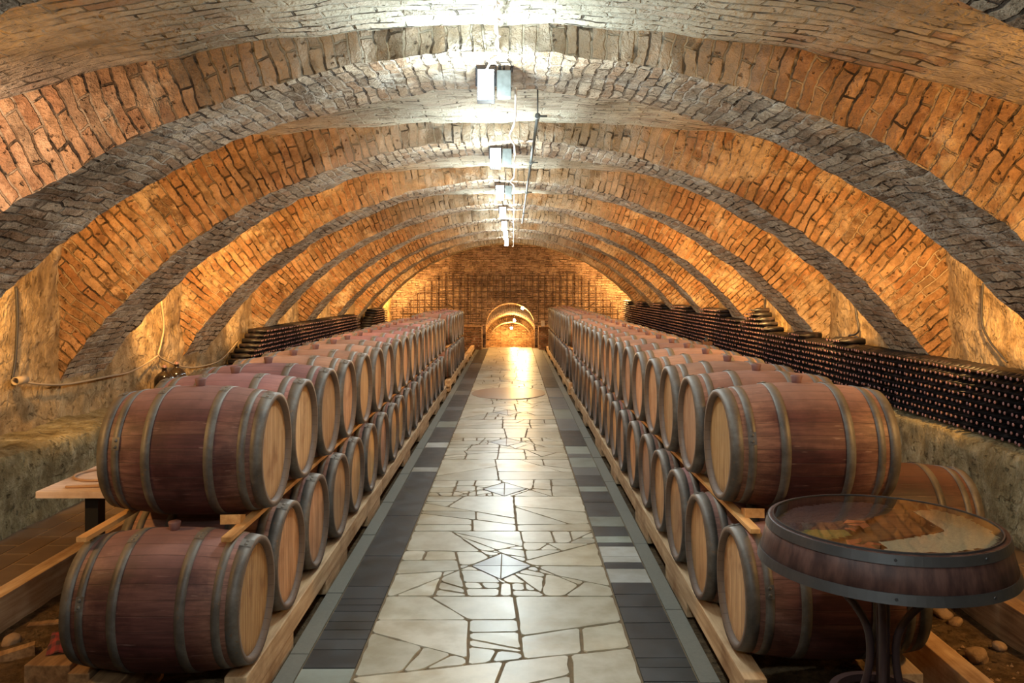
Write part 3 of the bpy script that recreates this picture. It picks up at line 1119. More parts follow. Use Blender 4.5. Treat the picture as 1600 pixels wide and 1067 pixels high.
# chocks
for x, y, z, rz, lab in ((-1.36, 4.30, 0.8825, 0.1, 'small wooden chock on the batten under the top left front barrel'), (1.36, 4.42, 0.8825, -0.1, 'small wooden chock on the batten under the top right front barrel'),
                         (-1.42, 4.02, 0.222, 0.2, 'small wedge beside the beam end at the left front')):
    mb = MB()
    vs = [(-0.05, -0.06, 0), (0.05, -0.06, 0), (0.05, 0.06, 0), (-0.05, 0.06, 0), (-0.05, -0.06, 0.05), (0.05, -0.06, 0.05), (0.05, 0.06, 0.018), (-0.05, 0.06, 0.018)]
    mb.add(vs, [(3, 2, 1, 0), (4, 5, 6, 7), (0, 1, 5, 4), (1, 2, 6, 5), (2, 3, 7, 6), (3, 0, 4, 7)])
    o = mb.build('wooden_chock', M['rail'])
    o.location = (x, y, z if z > 0.5 else -0.02)
    if z < 0.5:
        o.scale = (1.3, 1.2, 4.2)
    o.rotation_euler = (0, 0, rz)
    tag(o, lab, 'chock', 'wooden chocks')

# ------------------------------------------------------------------ barrels
BL, RB, RE = 0.45, 0.345, 0.300           # half length, bilge and end radius


def brad(x):
    return RB - (RB - RE) * (x / BL) ** 2


def staves_mesh():
    mb = MB()
    n = 30
    pr = []
    for k in range(n + 1):
        x = -BL + 2 * BL * k / n
        pr.append((brad(x), x))
    inner = [(RE - 0.024, BL), (RE - 0.030, BL - 0.032)]
    innl = [(RE - 0.030, -BL + 0.032), (RE - 0.024, -BL)]
    mb.lathe(innl + pr + inner, 72, 'x')
    return mb


def hoop_mesh(xa, xb, ang=0.0):
    mb = MB()
    t = 0.0035
    a, b = brad(xa), brad(xb)
    mb.lathe([(a + 0.0003, xa), (a + t, xa), (a + t + (b - a) * 0.5, (xa + xb) / 2), (b + t, xb), (b + 0.0003, xb)], 72, 'x')
    for f in mb.sm:
        pass
    # overlap and rivets
    nseg = 5
    vs, fs = [], []
    for k in range(nseg + 1):
        th = ang - 0.10 + 0.2 * k / nseg
        for x, r in ((xa, a), (xb, b)):
            rr = r + t + 0.003
            vs.append((x, rr * sin(th), rr * cos(th)))
    for k in range(nseg):
        fs.append((2 * k, 2 * k + 1, 2 * k + 3, 2 * k + 2))
    mb.add(vs, fs)
    for th in (ang - 0.05, ang + 0.05):
        xm, r = (xa + xb) / 2, (a + b) / 2 + t + 0.003
        c = Vector((xm, r * sin(th), r * cos(th)))
        nrm = Vector((0, sin(th), cos(th)))
        mb.tube([c - nrm * 0.001, c + nrm * 0.003, c + nrm * 0.0055], [0.009, 0.009, 0.004], 8, smooth=False)
    return mb


def make_barrel(label):
    t = thing('oak_barrel', label, 'barrel')
    staves_mesh().build('staves', M['staves'], t)
    for xa, xb, an in ((-0.449, -0.388, 0.25), (-0.362, -0.320, -1.3), (-0.195, -0.145, 0.2), (0.145, 0.195, 0.28), (0.320, 0.362, 1.3), (0.388, 0.449, 0.15)):
        hoop_mesh(xa, xb, an).build('hoop', M['hoop'], t)
    for sx in (-1, 1):
        mb = MB()
        mb.disc(RE - 0.028, sx * (BL - 0.032), 64, 'x', flip=(sx < 0))
        r0 = RE - 0.028
        mb.lathe([(r0, sx * (BL - 0.033)), (r0 - 0.012, sx * (BL - 0.0305)), (r0 - 0.0125, sx * (BL - 0.033))], 64, 'x', smooth=False)
        mb.build('barrel_head', M['head'], t)
    mb = MB()
    mb.lathe([(0.001, RB - 0.01), (0.024, RB - 0.01), (0.027, RB + 0.012), (0.033, RB + 0.036), (0.031, RB + 0.041), (0.001, RB + 0.043)], 20, 'z')
    mb.build('bung', M['bung'], t)
    return t


first = make_barrel('x')
used = [False]


def place_barrel(s, y, z, label, group, tint, dark=1.0, x=None, rz=0.0, sx=1.0):
    loc = (s * (BX - 0.005 + BL * sx) if sx != 1.0 else x, y, z)
    rx = random.uniform(-0.28, 0.22)
    rot = (0.0, 0.0, (0 if s > 0 else PI) + rz)
    if not used[0]:
        used[0] = True
        first.location, first.rotation_euler = loc, rot
        first['label'], first['group'] = label, group
        t = first
    else:
        t = dup(first, loc, rot, label, group)
    t.scale = (sx, 1, 1)
    for c in t.children:
        if c.name.startswith('staves'):
            c.color = (*tint, 1)
        elif c.name.startswith('barrel_head'):
            k = random.uniform(0.78, 1.12) * dark
            c.color = (k, k * random.uniform(0.9, 1.05), k * random.uniform(0.85, 1.1), 1)
    return t


LOOKS = {'wine': ((1.0, 0.86, 0.9), 'wine-stained reddish'), 'plum': ((1.25, 1.02, 1.2), 'dusty plum-grey'), 'tan': ((1.45, 1.35, 1.15), 'tan brown'), 'brown': ((1.2, 1.05, 0.95), 'chestnut brown')}
rows = [(-1, 'near left rack', 4.18, 17, ZB, 'lower', ['wine', 'brown', 'wine', 'brown', 'tan']), (-1, 'near left rack', 4.53, 17, ZT, 'upper', ['wine', 'plum', 'plum', 'tan', 'tan', 'tan', 'tan', 'plum', 'plum', 'plum', 'plum', 'wine', 'plum', 'tan', 'tan', 'plum', 'tan']),
        (1, 'near right rack', 4.33, 17, ZB, 'lower', ['wine', 'wine', 'plum', 'brown', 'brown']), (1, 'near right rack', 4.68, 16, ZT, 'upper', ['brown', 'brown', 'tan', 'tan', 'tan', 'brown', 'tan', 'tan']),
        (-1, 'far left rack', 17.65, 7, ZB, 'lower', ['brown', 'tan']), (-1, 'far left rack', 18.0, 6, ZT, 'upper', ['brown', 'plum', 'plum']),
        (1, 'far right rack', 16.95, 14, ZB, 'lower', ['brown', 'tan']), (1, 'far right rack', 17.3, 13, ZT, 'upper', ['tan', 'brown'])]
for s, rk, y0, n, z, tier, looks in rows:
    for k in range(n):
        lk = looks[k % len(looks)] if len(looks) < n else looks[k]
        tint, word = LOOKS[lk]
        j = random.uniform(0.9, 1.1)
        tint = tuple(c * j for c in tint)
        lab = '%s oak barrel, %s from the front, %s tier, %s' % (word, ordinal(k + 1), tier, rk)
        if rk.startswith('far'):
            lab = '%s oak barrel, %s from its near end, %s tier, %s' % (word, ordinal(k + 1), tier, rk)
        place_barrel(s, y0 + 0.70 * k, z + random.uniform(-0.001, 0.001), lab, '%s tier barrels of the %s' % (tier, rk), tint,
                     0.95, x=s * (BX + BL + random.uniform(-0.012, 0.012) + (0.03 if k == 0 and s > 0 else 0)), rz=random.uniform(-0.012, 0.012), sx=0.93 if (k == 0 and s < 0 and y0 < 10) else 1.0)
place_barrel(1, 5.62, 0.56, 'dark oak barrel lying low behind the front right barrels, beside the stone ledge', 'barrels behind the racks', (0.5, 0.38, 0.32), 0.9, x=2.66)  # dark tint paints in the shade this barrel lies in

# spigot plugs on two of the left heads
for x, y, z, lab in ((-1.21, 5.23, ZT - 0.2, 'upper'), (-1.21, 5.58, ZB - 0.2, 'lower')):
    par = min((o for o in C.objects if o.name.startswith('oak_barrel')), key=lambda o: abs(o.location.y - y) + abs(o.location.z - (z + 0.2)) + (9 if o.location.x > 0 else 0))
    mb = MB()
    mb.lathe([(0.001, 0.40), (0.021, 0.40), (0.018, 0.445), (0.001, 0.447)], 14, 'x', o=(0, 0.05, -0.2))
    mb.build('head_plug', M['bung'], par)


# ------------------------------------------------------------------ bottles
def bottle_prof():
    return [(0.001, 0.0), (0.034, 0.0), (0.0375, 0.006), (0.0375, 0.185), (0.034, 0.205), (0.020, 0.228), (0.0148, 0.245), (0.0145, 0.292), (0.016, 0.293), (0.016, 0.302), (0.001, 0.303)]


def make_bottle():
    mb = MB()
    mb.lathe(bottle_prof()[:10], 18, 'x')
    b = mb.build('wine_bottle', M['bottle'])
    mb = MB()
    mb.lathe([(0.0135, 0.3022), (0.0135, 0.3045), (0.011, 0.3062), (0.001, 0.3066)], 14, 'x')
    c = mb.build('capsule', M['cork'], b)
    tag(b, 'x', 'bottle')
    return b


PB, RP = 0.0775, 0.0675
XNECK = 3.80
bot0 = make_bottle()
YB0 = 5.70
ncol, nrow = 37, 8
cnt = 0
for r in range(nrow):
    for k in range(ncol):
        y = YB0 + k * PB + (0.5 * PB if r % 2 else 0)
        loc = (XNECK + 0.305 + random.uniform(-0.012, 0.012), y + random.uniform(-0.0008, 0.0008), BENCH[1] + 0.052 + r * RP)
        rot = (random.uniform(-1, 1), random.uniform(-0.003, 0.003), PI + random.uniform(-0.003, 0.003))
        lab = 'dark wine bottle, %s column from the near end, %s layer up, right ledge stack' % (ordinal(k + 1), ordinal(r + 1))
        if cnt == 0:
            b = bot0
            b.location, b.rotation_euler = loc, rot
            b['label'], b['group'] = lab, 'bottles at the near end of the right stack'
        else:
            b = dup(bot0, loc, rot, lab, 'bottles at the near end of the right stack')
        cnt += 1


def bottle_mass(spec, name, label, cat):
    """many bottles in one mesh: spec = list of (x of base, y, z, direction)"""
    seg = 8
    pr = [(0.0375, 0.0), (0.0375, 0.19), (0.0148, 0.243), (0.0148, 0.29)]
    cp = [(0.0150, 0.299), (0.0125, 0.304)]
    vs, fs, mi = [], [], []
    rings = pr + cp
    for (x, y, z, d) in spec:
        b = len(vs)
        dx, dy, dz = (random.uniform(-0.012, 0.012), random.uniform(-0.003, 0.003), random.uniform(-0.003, 0.003))
        for r, h in rings:
            for k in range(seg):
                a = 2 * PI * k / seg
                vs.append((x + dx + d * h, y + dy + r * cos(a) * d, z + dz + r * sin(a)))
        for i in (0, 1, 2, 4):
            for k in range(seg):
                k2 = (k + 1) % seg
                fs.append((b + i * seg + k, b + i * seg + k2, b + (i + 1) * seg + k2, b + (i + 1) * seg + k))
                mi.append(1 if i == 4 else 0)
        fs.append(tuple(b + k for k in range(seg))[::-1])
        mi.append(0)
        fs.append(tuple(b + 5 * seg + k for k in range(seg)))
        mi.append(1)
    me = bpy.data.meshes.new(name)
    me.from_pydata(vs, [], fs)
    me.materials.append(M['bottle'])
    me.materials.append(M['cork'])
    me.polygons.foreach_set('material_index', mi)
    me.polygons.foreach_set('use_smooth', [True] * len(fs))
    o = bpy.data.objects.new(name, me)
    C.objects.link(o)
    return tag(o, label, cat, None, 'stuff')


def rib_dist(y):
    return min(abs(y - (RIB[i] + RT[i] / 2)) for i in RIB)


spec = []
y = YB0 + ncol * PB
k = 0
while y < 28.2:
    if y < 12.0:
        n = 8
    elif y < 13.9:
        n = 8 + int(5.2 * max(0, 1 - abs(y - 13.05) / 0.85))
    else:
        n = 10 if rib_dist(y) < 0.62 else 12
    if 8.5 < y < 12:
        n = 8 + (1 if noise.noise(Vector((y * 1.5, 0, 0))) > 0.1 else 0)
    for r in range(n):
        spec.append((XNECK + 0.305, y + (0.5 * PB if r % 2 else 0), BENCH[1] + 0.052 + r * RP, -1))
    y += PB
bottle_mass(spec, 'wine_bottle_stack', 'rest of the long wine bottle stack on the right ledge, running to the far end', 'bottle stack')
for (ya, yb, n, lab, nm) in ((12.0, 21.6, 9, 'long stack of dark wine bottles lying on the left stone ledge', 'l'), (22.6, 26.3, 10, 'short far stack of wine bottles on the left ledge near the end wall', 's')):
    spec = []
    y = ya
    while y < yb:
        for r in range(n):
            if y > ya + r * 0.15 - 0.02 and y < yb - r * 0.05 and not (r > 8 and rib_dist(y) < 0.6):
                spec.append((-(XNECK + 0.33), y + (0.5 * PB if r % 2 else 0), BENCH[-1] + 0.052 + r * RP, 1))
        y += PB
    bottle_mass(spec, 'wine_bottle_stack', lab, 'bottle stack')

# little box with two pink-capped bottles in front of the right stack
bp = at_x(1104, 556, 3.70)
t = thing('small_crate', 'small dark open crate in front of the right bottle stack', 'crate', (3.70, bp.y, BENCH[1] + 0.03))
mb = MB()
for bx in ((-0.09, 0.09, -0.09, -0.078), (-0.09, 0.09, 0.078, 0.09), (-0.09, -0.078, -0.078, 0.078), (0.078, 0.09, -0.078, 0.078)):
    mb.box(bx[0], bx[1], bx[2], bx[3], 0, 0.19)
mb.build('side_panels', M['dark_wood'], t)
mb = MB()
mb.box(-0.078, 0.078, -0.078, 0.078, 0.0, 0.012)
mb.build('bottom_panel', M['dark_wood'], t)
for dy, w in ((-0.04, 'nearer'), (0.04, 'farther')):
    b = dup(bot0, (3.70, bp.y + dy, BENCH[1] + 0.043), (0, -PI / 2, 0), '%s of two pink-capped bottles standing in the small dark crate' % w, 'bottles in the small crate')

# demijohns on the left ledge
for (px, py, sc, lab) in ((257, 618, 1.0, 'dark dusty glass demijohn on the left ledge, nearer of the two'), (276, 612, 1.0, 'dark glass demijohn on the left ledge, farther of the two')):
    X = -3.98 if px < 260 else -4.02
    p = at_x(px, py, X)
    t = thing('demijohn', lab, 'demijohn', (X, p.y, BENCH[-1] + 0.015), group='demijohns on the left ledge')
    mb = MB()
    mb.lathe([(0.001, 0.0), (0.10, 0.0), (0.113, 0.012), (0.114, 0.18), (0.105, 0.22), (0.08, 0.255), (0.045, 0.278), (0.030, 0.29), (0.026, 0.315), (0.032, 0.318), (0.032, 0.33), (0.022, 0.332)], 32, 'z')
    mb.build('glass_body', mat_glass('demijohn_glass', (0.012, 0.008, 0.006), 0.12, 0.0), t)
    mb = MB()
    mb.lathe([(0.001, 0.36), (0.018, 0.36), (0.022, 0.333), (0.02, 0.31)], 16, 'z')
    mb.build('stopper', M['bung'], t)

# ------------------------------------------------------------------ glass-topped table made from a barrel end
TX, TY, TZ = 1.545, 3.28, 1.165
t = thing('barrel_table', 'round table made from a dark barrel end with glass top, at the lower right', 'table', (TX, TY, 0))
R0, R1, ZB0 = 0.432, 0.472, 1.005         # top and bottom radius of the barrel slice
mb = MB()
mb.lathe([(R0 - 0.02, TZ - 0.045), (R0 - 0.02, TZ), (R0, TZ), (R0 + 0.02, (TZ + ZB0) / 2), (R1, ZB0), (R1 - 0.03, ZB0)], 96, 'z')
mb.build('stave_ring', M['dark_wood'], t)


def band(za, zb):
    f = lambda z: R0 + (R1 - R0) * (TZ - z) / (TZ - ZB0)
    m = MB()
    m.lathe([(f(za), za), (f(za) + 0.004, za), (f(zb) + 0.004, zb), (f(zb), zb)], 96, 'z', smooth=False)
    for a in (-1.9, -1.15):
        r = f((za + zb) / 2) + 0.004
        c = Vector((r * cos(a), r * sin(a), (za + zb) / 2))
        nr_ = Vector((cos(a), sin(a), 0))
        m.tube([c, c + nr_ * 0.003], [0.006, 0.005], 8, smooth=False)
    return m


band(TZ - 0.034, TZ - 0.001).build('hoop', M['dark_hoop'], t)
band(ZB0, ZB0 + 0.036).build('hoop', M['dark_hoop'], t)
mb = MB()
mb.disc(R1 - 0.028, ZB0 + 0.004, 64, flip=True)
mb.disc(R0 - 0.021, TZ - 0.042, 64)
mb.build('tray_board', mat_wood('tray_wood', (0.10, 0.055, 0.028), (0.2, 0.11, 0.055), 'x'), t)
mb = MB()
mb.disc(R0 - 0.021, TZ + 0.003, 96)
mb.build('glass_top', M['pane'], t)
# rim of the glass
mb = MB()
mb.lathe([(R0 - 0.021, TZ - 0.002), (R0 - 0.021, TZ + 0.006), (R0 - 0.016, TZ + 0.006), (R0 - 0.016, TZ - 0.002)], 96, 'z', smooth=False)
mb.build('glass_edge', M['dark_hoop'], t)


def patch(name, pts, h, m, amp=0.004, parent=None, res=0.016):
    """a low heap filling a polygon of the tray"""
    P = [(at_z(px, py, TZ - 0.02).x - TX, at_z(px, py, TZ - 0.02).y - TY) for px, py in pts]
    P = [(p if math.hypot(*p) < R0 - 0.03 else tuple(c * (R0 - 0.03) / math.hypot(*p) for c in p)) for p in P]

    def inside(x, y):
        c = False
        for i in range(len(P)):
            (xa, ya), (xb, yb) = P[i - 1], P[i]
            if (ya > y) != (yb > y) and x < (xb - xa) * (y - ya) / (yb - ya) + xa:
                c = not c
        return c
    m_ = MB()
    x0, x1 = min(p[0] for p in P), max(p[0] for p in P)
    y0, y1 = min(p[1] for p in P), max(p[1] for p in P)
    nx, ny = int((x1 - x0) / res) + 1, int((y1 - y0) / res) + 1
    ids = {}
    vs, fs = [], []

    def vid(i, j):
        if (i, j) not in ids:
            x, y = x0 + i * res, y0 + j * res
            ids[(i, j)] = len(vs)
            vs.append((x, y, TZ - 0.038 + h + amp * noise.noise(Vector((x * 60, y * 60, 1))) + amp * 0.7 * random.random()))
        return ids[(i, j)]
    for i in range(nx):
        for j in range(ny):
            if inside(x0 + (i + 0.5) * res, y0 + (j + 0.5) * res):
                fs.append((vid(i, j), vid(i + 1, j), vid(i + 1, j + 1), vid(i, j + 1)))
    m_.add(vs, fs, smooth=False)
    o = m_.build(name, m, parent)
    return o


patch('pale_grain_bed', [(1424, 800), (1470, 797), (1530, 812), (1570, 843), (1545, 858), (1480, 866), (1390, 866), (1375, 848), (1440, 840), (1472, 832)], 0.022, M['grain'], parent=t)
patch('dark_granule_bed', [(1212, 812), (1240, 792), (1300, 780), (1345, 779), (1390, 788), (1350, 815), (1318, 838), (1240, 828)], 0.012, M['grape'], parent=t)
patch('green_seed_bed', [(1238, 828), (1318, 826), (1330, 836), (1290, 842), (1262, 838)], 0.014, M['green'], parent=t)
mb = MB()
for (px, py, L, a) in ((1335, 815, 0.055, 0.3), (1350, 822, 0.05, 1.1), (1328, 828, 0.03, 2.0), (1335, 846, 0.06, 0.8), (1350, 853, 0.05, 2.4), (1365, 850, 0.04, 0.1), (1342, 820, 0.045, 2.7)):
    p = at_z(px, py, TZ - 0.02)
    d = Vector((cos(a), sin(a), 0)) * L
    w = Vector((-sin(a), cos(a), 0)) * L * 0.42
    c = Vector((p.x - TX, p.y - TY, TZ - 0.024 + random.uniform(0, 0.008)))
    mb.add([c - d, c - d * 0.3 + w + Vector((0, 0, 0.006)), c + d * 0.4 + w * 0.7, c + d, c + d * 0.4 - w * 0.7, c - d * 0.3 - w + Vector((0, 0, 0.005)), c + Vector((0, 0, 0.008))],
           [(0, 1, 6), (1, 2, 6), (2, 3, 6), (3, 4, 6), (4, 5, 6), (5, 0, 6)])
mb.build('dried_leaves', M['leaf'], t)
# wedge-shaped divider of the tray
P = [at_z(px, py, TZ - 0.02) for px, py in ((1420, 800), (1474, 833), (1376, 849))]
mb = MB()
for a, b in zip(P, P[1:]):
    d = (b - a).normalized()
    w = Vector((-d.y, d.x, 0)) * 0.003
    q = [a - w, b - w, b + w, a + w]
    mb.add([(v.x - TX, v.y - TY, z) for z in (TZ - 0.042, TZ - 0.008) for v in q], [(4, 5, 6, 7), (0, 1, 5, 4), (1, 2, 6, 5), (2, 3, 7, 6), (3, 0, 4, 7)])
mb.build('divider', M['dark_wood'], t)
# bent iron legs and their ring
for k in range(4):
    a = PI / 4 + k * PI / 2 + 0.35
    pr = [(0.34, ZB0), (0.25, 0.94), (0.15, 0.87), (0.088, 0.80), (0.055, 0.73), (0.046, 0.65), (0.055, 0.56), (0.085, 0.46), (0.145, 0.34), (0.22, 0.18), (0.28, 0.03), (0.30, -0.012)]
    pts = catmull([(r * cos(a), r * sin(a), z) for r, z in pr], 6)
    mb = MB()
    mb.tube(pts, 0.0155, 8)
    mb.build('leg', M['brown_iron'], t)
mb = MB()
mb.tube([(0, 0, ZB0), (0, 0, 0.48)], 0.026, 12)
mb.build('stem', M['brown_iron'], t)
mb = MB()
rr = 0.185
mb.lathe([(rr - 0.014, 0.455), (rr + 0.014, 0.455), (rr + 0.014, 0.485), (rr - 0.014, 0.485)], 64, 'z', smooth=False, close=True)
for k in range(4):
    a = PI / 4 + k * PI / 2 + 0.35
    mb.tube([(0.075 * cos(a), 0.075 * sin(a), 0.47), (rr * cos(a), rr * sin(a), 0.47)], 0.008, 6)
mb.build('tie_ring', M['brown_iron'], t)

# ------------------------------------------------------------------ white table on the left with hose and stick
t = thing('white_table', 'whitewashed board table on a black leg behind the left front barrels', 'table', (-2.62, 5.85, 0))
mb = MB()
mb.box(-0.41, 0.40, -0.42, 0.75, 0.715, 0.76, bev=0.004)
mb.build('tabletop', M['table_white'], t)
mb = MB()
mb.box(-0.15, -0.06, -0.30, -0.20, -0.01, 0.715, bev=0.004)
mb.build('leg', M['black_metal'], t)
mb = MB()
mb.box(-0.28, 0.28, -0.35, 0.25, -0.022, 0.012, bev=0.004)
mb.build('base_plate', M['black_metal'], t)
pts = []
for k in range(49):
    a = 2 * PI * k / 48
    pts.append((0.20 * cos(a), 0.20 * sin(a), 0.010))
mb = MB()
mb.tube(pts, 0.009, 8, cap=False)
o = mb.build('rubber_hose_loop', M['hose'])
o.location = (-2.80, 5.90, 0.7605)
tag(o, 'brown hose loop lying on the whitewashed table', 'hose')
mb = MB()
mb.tube(catmull([(-0.26, 0.0, 0.009), (-0.1, 0.015, 0.009), (0.1, 0.06, 0.009), (0.3, 0.08, 0.009)], 6), 0.009, 8)
o = mb.build('short_stick', M['hose'])
o.location = (-2.62, 5.52, 0.7605)
tag(o, 'short brown stick at the front edge of the whitewashed table', 'stick')

# rag, offcuts and loose stones
mb = MB()


def ragf(u, v):
    x, y = -0.13 + 0.26 * u, -0.17 + 0.34 * v
    z = 0.02 + 0.045 * max(0, 1 - (x * x + y * y) / 0.03) + 0.018 * sin(x * 38 + y * 14) * (1 - abs(2 * v - 1) * 0.4) + 0.012 * sin(y * 45)
    return (x, y, max(0.004, z))


grid(mb, 22, 26, ragf, lambda u, v, p: (p.x, p.y), 0.008)
o = mb.build('cleaning_rag', M['rag'])
o.location = (-2.25, 4.42, 0.2)
o.rotation_euler = (0, 0, 0.3)
o.scale = (0.8, 0.8, 0.9)
tag(o, 'crumpled red checked rag on the thick timber at lower left', 'rag')
for x, y, L, wd, h, rz, lab in ((-2.78, 4.75, 0.24, 0.10, 0.07, 0.5, 'small wedge-cut wood offcut on the earth at the far left'),
                                (-2.5, 5.3, 0.9, 0.07, 0.05, 0.25, 'thin dark stick lying on the earth behind the left front barrel')):
    mb = MB()
    mb.add([(-L / 2, -wd / 2, 0), (L / 2, -wd / 2, 0), (L / 2, wd / 2, 0), (-L / 2, wd / 2, 0), (-L / 2, -wd / 2, h * 0.4), (L / 2, -wd / 2, h), (L / 2, wd / 2, h * 0.8), (-L / 2, wd / 2, h * 0.3)],
           [(3, 2, 1, 0), (4, 5, 6, 7), (0, 1, 5, 4), (1, 2, 6, 5), (2, 3, 7, 6), (3, 0, 4, 7)])
    o = mb.build('wood_offcut', M['beam_dark'])
    o.location = (x, y, -0.025)
    o.rotation_euler = (0, 0, rz)
    tag(o, lab, 'offcut')
stone_spots = [(1472, 958, 0.055, 'pale rounded stone on the earth below the glass table, larger of two'), (1493, 972, 0.045, 'pale rounded stone just right of the larger one below the glass table'), (1527, 1025, 0.06, 'dark stone on the earth beside the sawn timber end at lower right'), (1560, 1010, 0.04, 'small stone among the rubble at the lower right'), (18, 1000, 0.05, 'small stone on the earth at the lower left')]
for px, py, r, lab in stone_spots:
    p = at_z(px, py, 0.0)
    bm = bmesh.new()
    bmesh.ops.create_icosphere(bm, subdivisions=3, radius=r)
    for v in bm.verts:
        v.co = v.co * (1 + 0.35 * noise.noise(v.co * 18 + Vector((px, 0, 0)))) 
        v.co.z *= 0.75
    mb = MB()
    bm.verts.index_update()
    mb.add([v.co for v in bm.verts], [[v.index for v in f.verts] for f in bm.faces], smooth=True)
    bm.free()
    o = mb.build('loose_stone', M['stone_loose'])
    o.location = (p.x, p.y, r * 0.4 - 0.02)
    tag(o, lab, 'stone', 'loose stones on the earth')

# rubble on the earth, nobody could count it
mb = MB()
for k in range(420):
    s = 1 if random.random() < 0.7 else -1
    x, y = (random.uniform(2.45, 2.98), random.uniform(3.2, 4.9)) if s > 0 else (-random.uniform(2.45, 2.98), random.uniform(3.2, 4.4))
    if any((at_z(q[0], q[1], 0.0).xy - Vector((x, y))).length < 0.12 for q in stone_spots):
        continue
    r = random.uniform(0.004, 0.018)
    vs = [(x + r * random.uniform(0.6, 1.2) * dx, y + r * random.uniform(0.6, 1.2) * dy, -0.02 + r * 0.7 * dz) for dx, dy, dz in ((1, 0, 0), (0, 1, 0), (-1, 0, 0), (0, -1, 0), (0, 0, 1.2), (0, 0, -1))]
    mb.add(vs, [(0, 1, 4), (1, 2, 4), (2, 3, 4), (3, 0, 4), (1, 0, 5), (2, 1, 5), (3, 2, 5), (0, 3, 5)])
o = mb.build('rubble', M['stone_loose'])
tag(o, 'fine rubble scattered over the earth beside the racks', 'rubble', None, 'stuff')

# ------------------------------------------------------------------ end wall lattice
mb = MB()
YL = 29.35
zt = lambda x: min(2.55, ZC + sqrt(max(0, (RR - 0.15) ** 2 - x * x)))
for k in range(-19, 20):
    x = k * 0.2
    z0 = 0.92 if abs(x) < 1.95 else 0.10
    if abs(x) < OW + 0.12:
        z0 = OZT + 0.12
    z1 = zt(x)
    if z1 > z0 + 0.1:
        mb.box(x - 0.011, x + 0.011, YL - 0.011, YL + 0.011, z0, z1)
for k in range(0, 14):
    z = 0.1 + k * 0.19
    xm = 3.85
    if z > 1.0:
        xm = min(3.85, sqrt(max(0, (RR - 0.15) ** 2 - (z - ZC) ** 2)))
    x_in = 1.85 if z < 0.92 else OW + 0.1
    if z < OZT + 0.12:
        mb.box(-xm, -x_in, YL - 0.024, YL - 0.006, z - 0.010, z + 0.010)
        mb.box(x_in, xm, YL - 0.024, YL - 0.006, z - 0.010, z + 0.010)
    else:
        mb.box(-xm, xm, YL - 0.024, YL - 0.006, z - 0.010, z + 0.010)
for k in range(-19, 20):              # short ties fixing the bars to the wall
    if k % 3 == 0 and abs(k * 0.2) > OW + 0.2:
        mb.box(k * 0.2 - 0.01, k * 0.2 + 0.01, YL, Y1 - 0.035, 1.6, 1.62)
o = mb.build('iron_lattice', M['iron'])
tag(o, 'rusty iron bar lattice standing in front of the far brick wall', 'lattice')

# small pale box on the low wall right of the archway
mb = MB()
mb.box(-0.06, 0.06, -0.06, 0.06, 0, 0.2, bev=0.008)
o = mb.build('metal_box', simple('pale_grey_box', (0.35, 0.3, 0.26), 0.6))
o.location = (1.13, 28.75, 0.80)
tag(o, 'small pale box standing on the low wall right of the archway', 'box')


# ------------------------------------------------------------------ lamps
def light(name, kind, loc, energy, col, r=0.05, rot=None, spot=None, blend=0.6):
    d = bpy.data.lights.new(name, kind)
    d.energy = energy
    d.color = col
    if kind == 'AREA':
        d.size = r
    else:
        d.shadow_soft_size = r
    if kind == 'SPOT':
        d.spot_size = math.radians(spot)
        d.spot_blend = blend
    o = bpy.data.objects.new(name, d)
    C.objects.link(o)
    o.location = loc
    if rot:
        o.rotation_euler = rot
    return o


COOL = (0.83, 0.97, 1.0)
WARM = (1.0, 0.55, 0.17)
LAMPX = -0.085


def make_flood(label, loc):
    t = thing('flood_lamp', label, 'lamp', loc, group='flood lamps under the vault crown')
    mb = MB()
    w, h, d = 0.056, 0.10, 0.05
    # housing: open shell around the glass
    mb.box(-w, w, d - 0.012, d, -h, h)
    mb.box(-w, -w + 0.006, -d, d, -h, h)
    mb.box(w - 0.006, w, -d, d, -h, h)
    mb.box(-w, w, -d, d, h - 0.006, h)
    mb.box(-w, w, -d, d, -h, -h + 0.006)
    mb.build('housing', M['black_metal'], t)
    mb = MB()
    mb.box(-w + 0.0065, w - 0.0065, -d + 0.004, -d + 0.010, -h + 0.0065, h - 0.0065)
    mb.build('lamp_glass', M['lamp_glass'], t)
    mb = MB()
    mb.tube([(-w - 0.006, 0, 0.0), (-w - 0.006, 0, h + 0.035), (w + 0.006, 0, h + 0.035), (w + 0.006, 0, 0.0)], 0.006, 6)
    mb.tube([(0, 0, h + 0.035), (0, 0, h + 0.09)], 0.009, 8)
    mb.build('bracket', M['black_metal'], t)
    return t


flood0 = None
for i in range(-1, 8):
    y = RIB[i] + 0.28
    z = 3.375
    loc = (LAMPX, y, z)
    if i <= 0:
        lab = {-1: 'added unseen fill light at the arch behind the camera', 0: 'added unseen fill light at the arch directly overhead'}[i]
    else:
        lab = 'bright white flood lamp under the %s arch, %s' % (ordinal(i), 'largest in view' if i == 1 else '%s from the camera' % ordinal(i))
    if i <= 0:
        # fill lights added out of view for the barrel fronts, no fixture
        pass
    else:
        if flood0 is None:
            flood0 = make_flood(lab, loc)
        else:
            dup(flood0, loc, None, lab)
    e = {-1: 120, 0: 85, 1: 115, 2: 115, 6: 75, 7: 55}.get(i, 105)
    light('flood_light', 'POINT', (LAMPX, RIB[i] - 0.04, z - 0.2), e, COOL, 0.06)
    light('rear_crown_fill', 'POINT', (LAMPX + 0.12, RIB[i] + RT[i] + 0.35, 3.12), e * (0.06 if i == 0 else 0.13), COOL, 0.06)  # added fill without a fixture, brightens the crown behind each rib
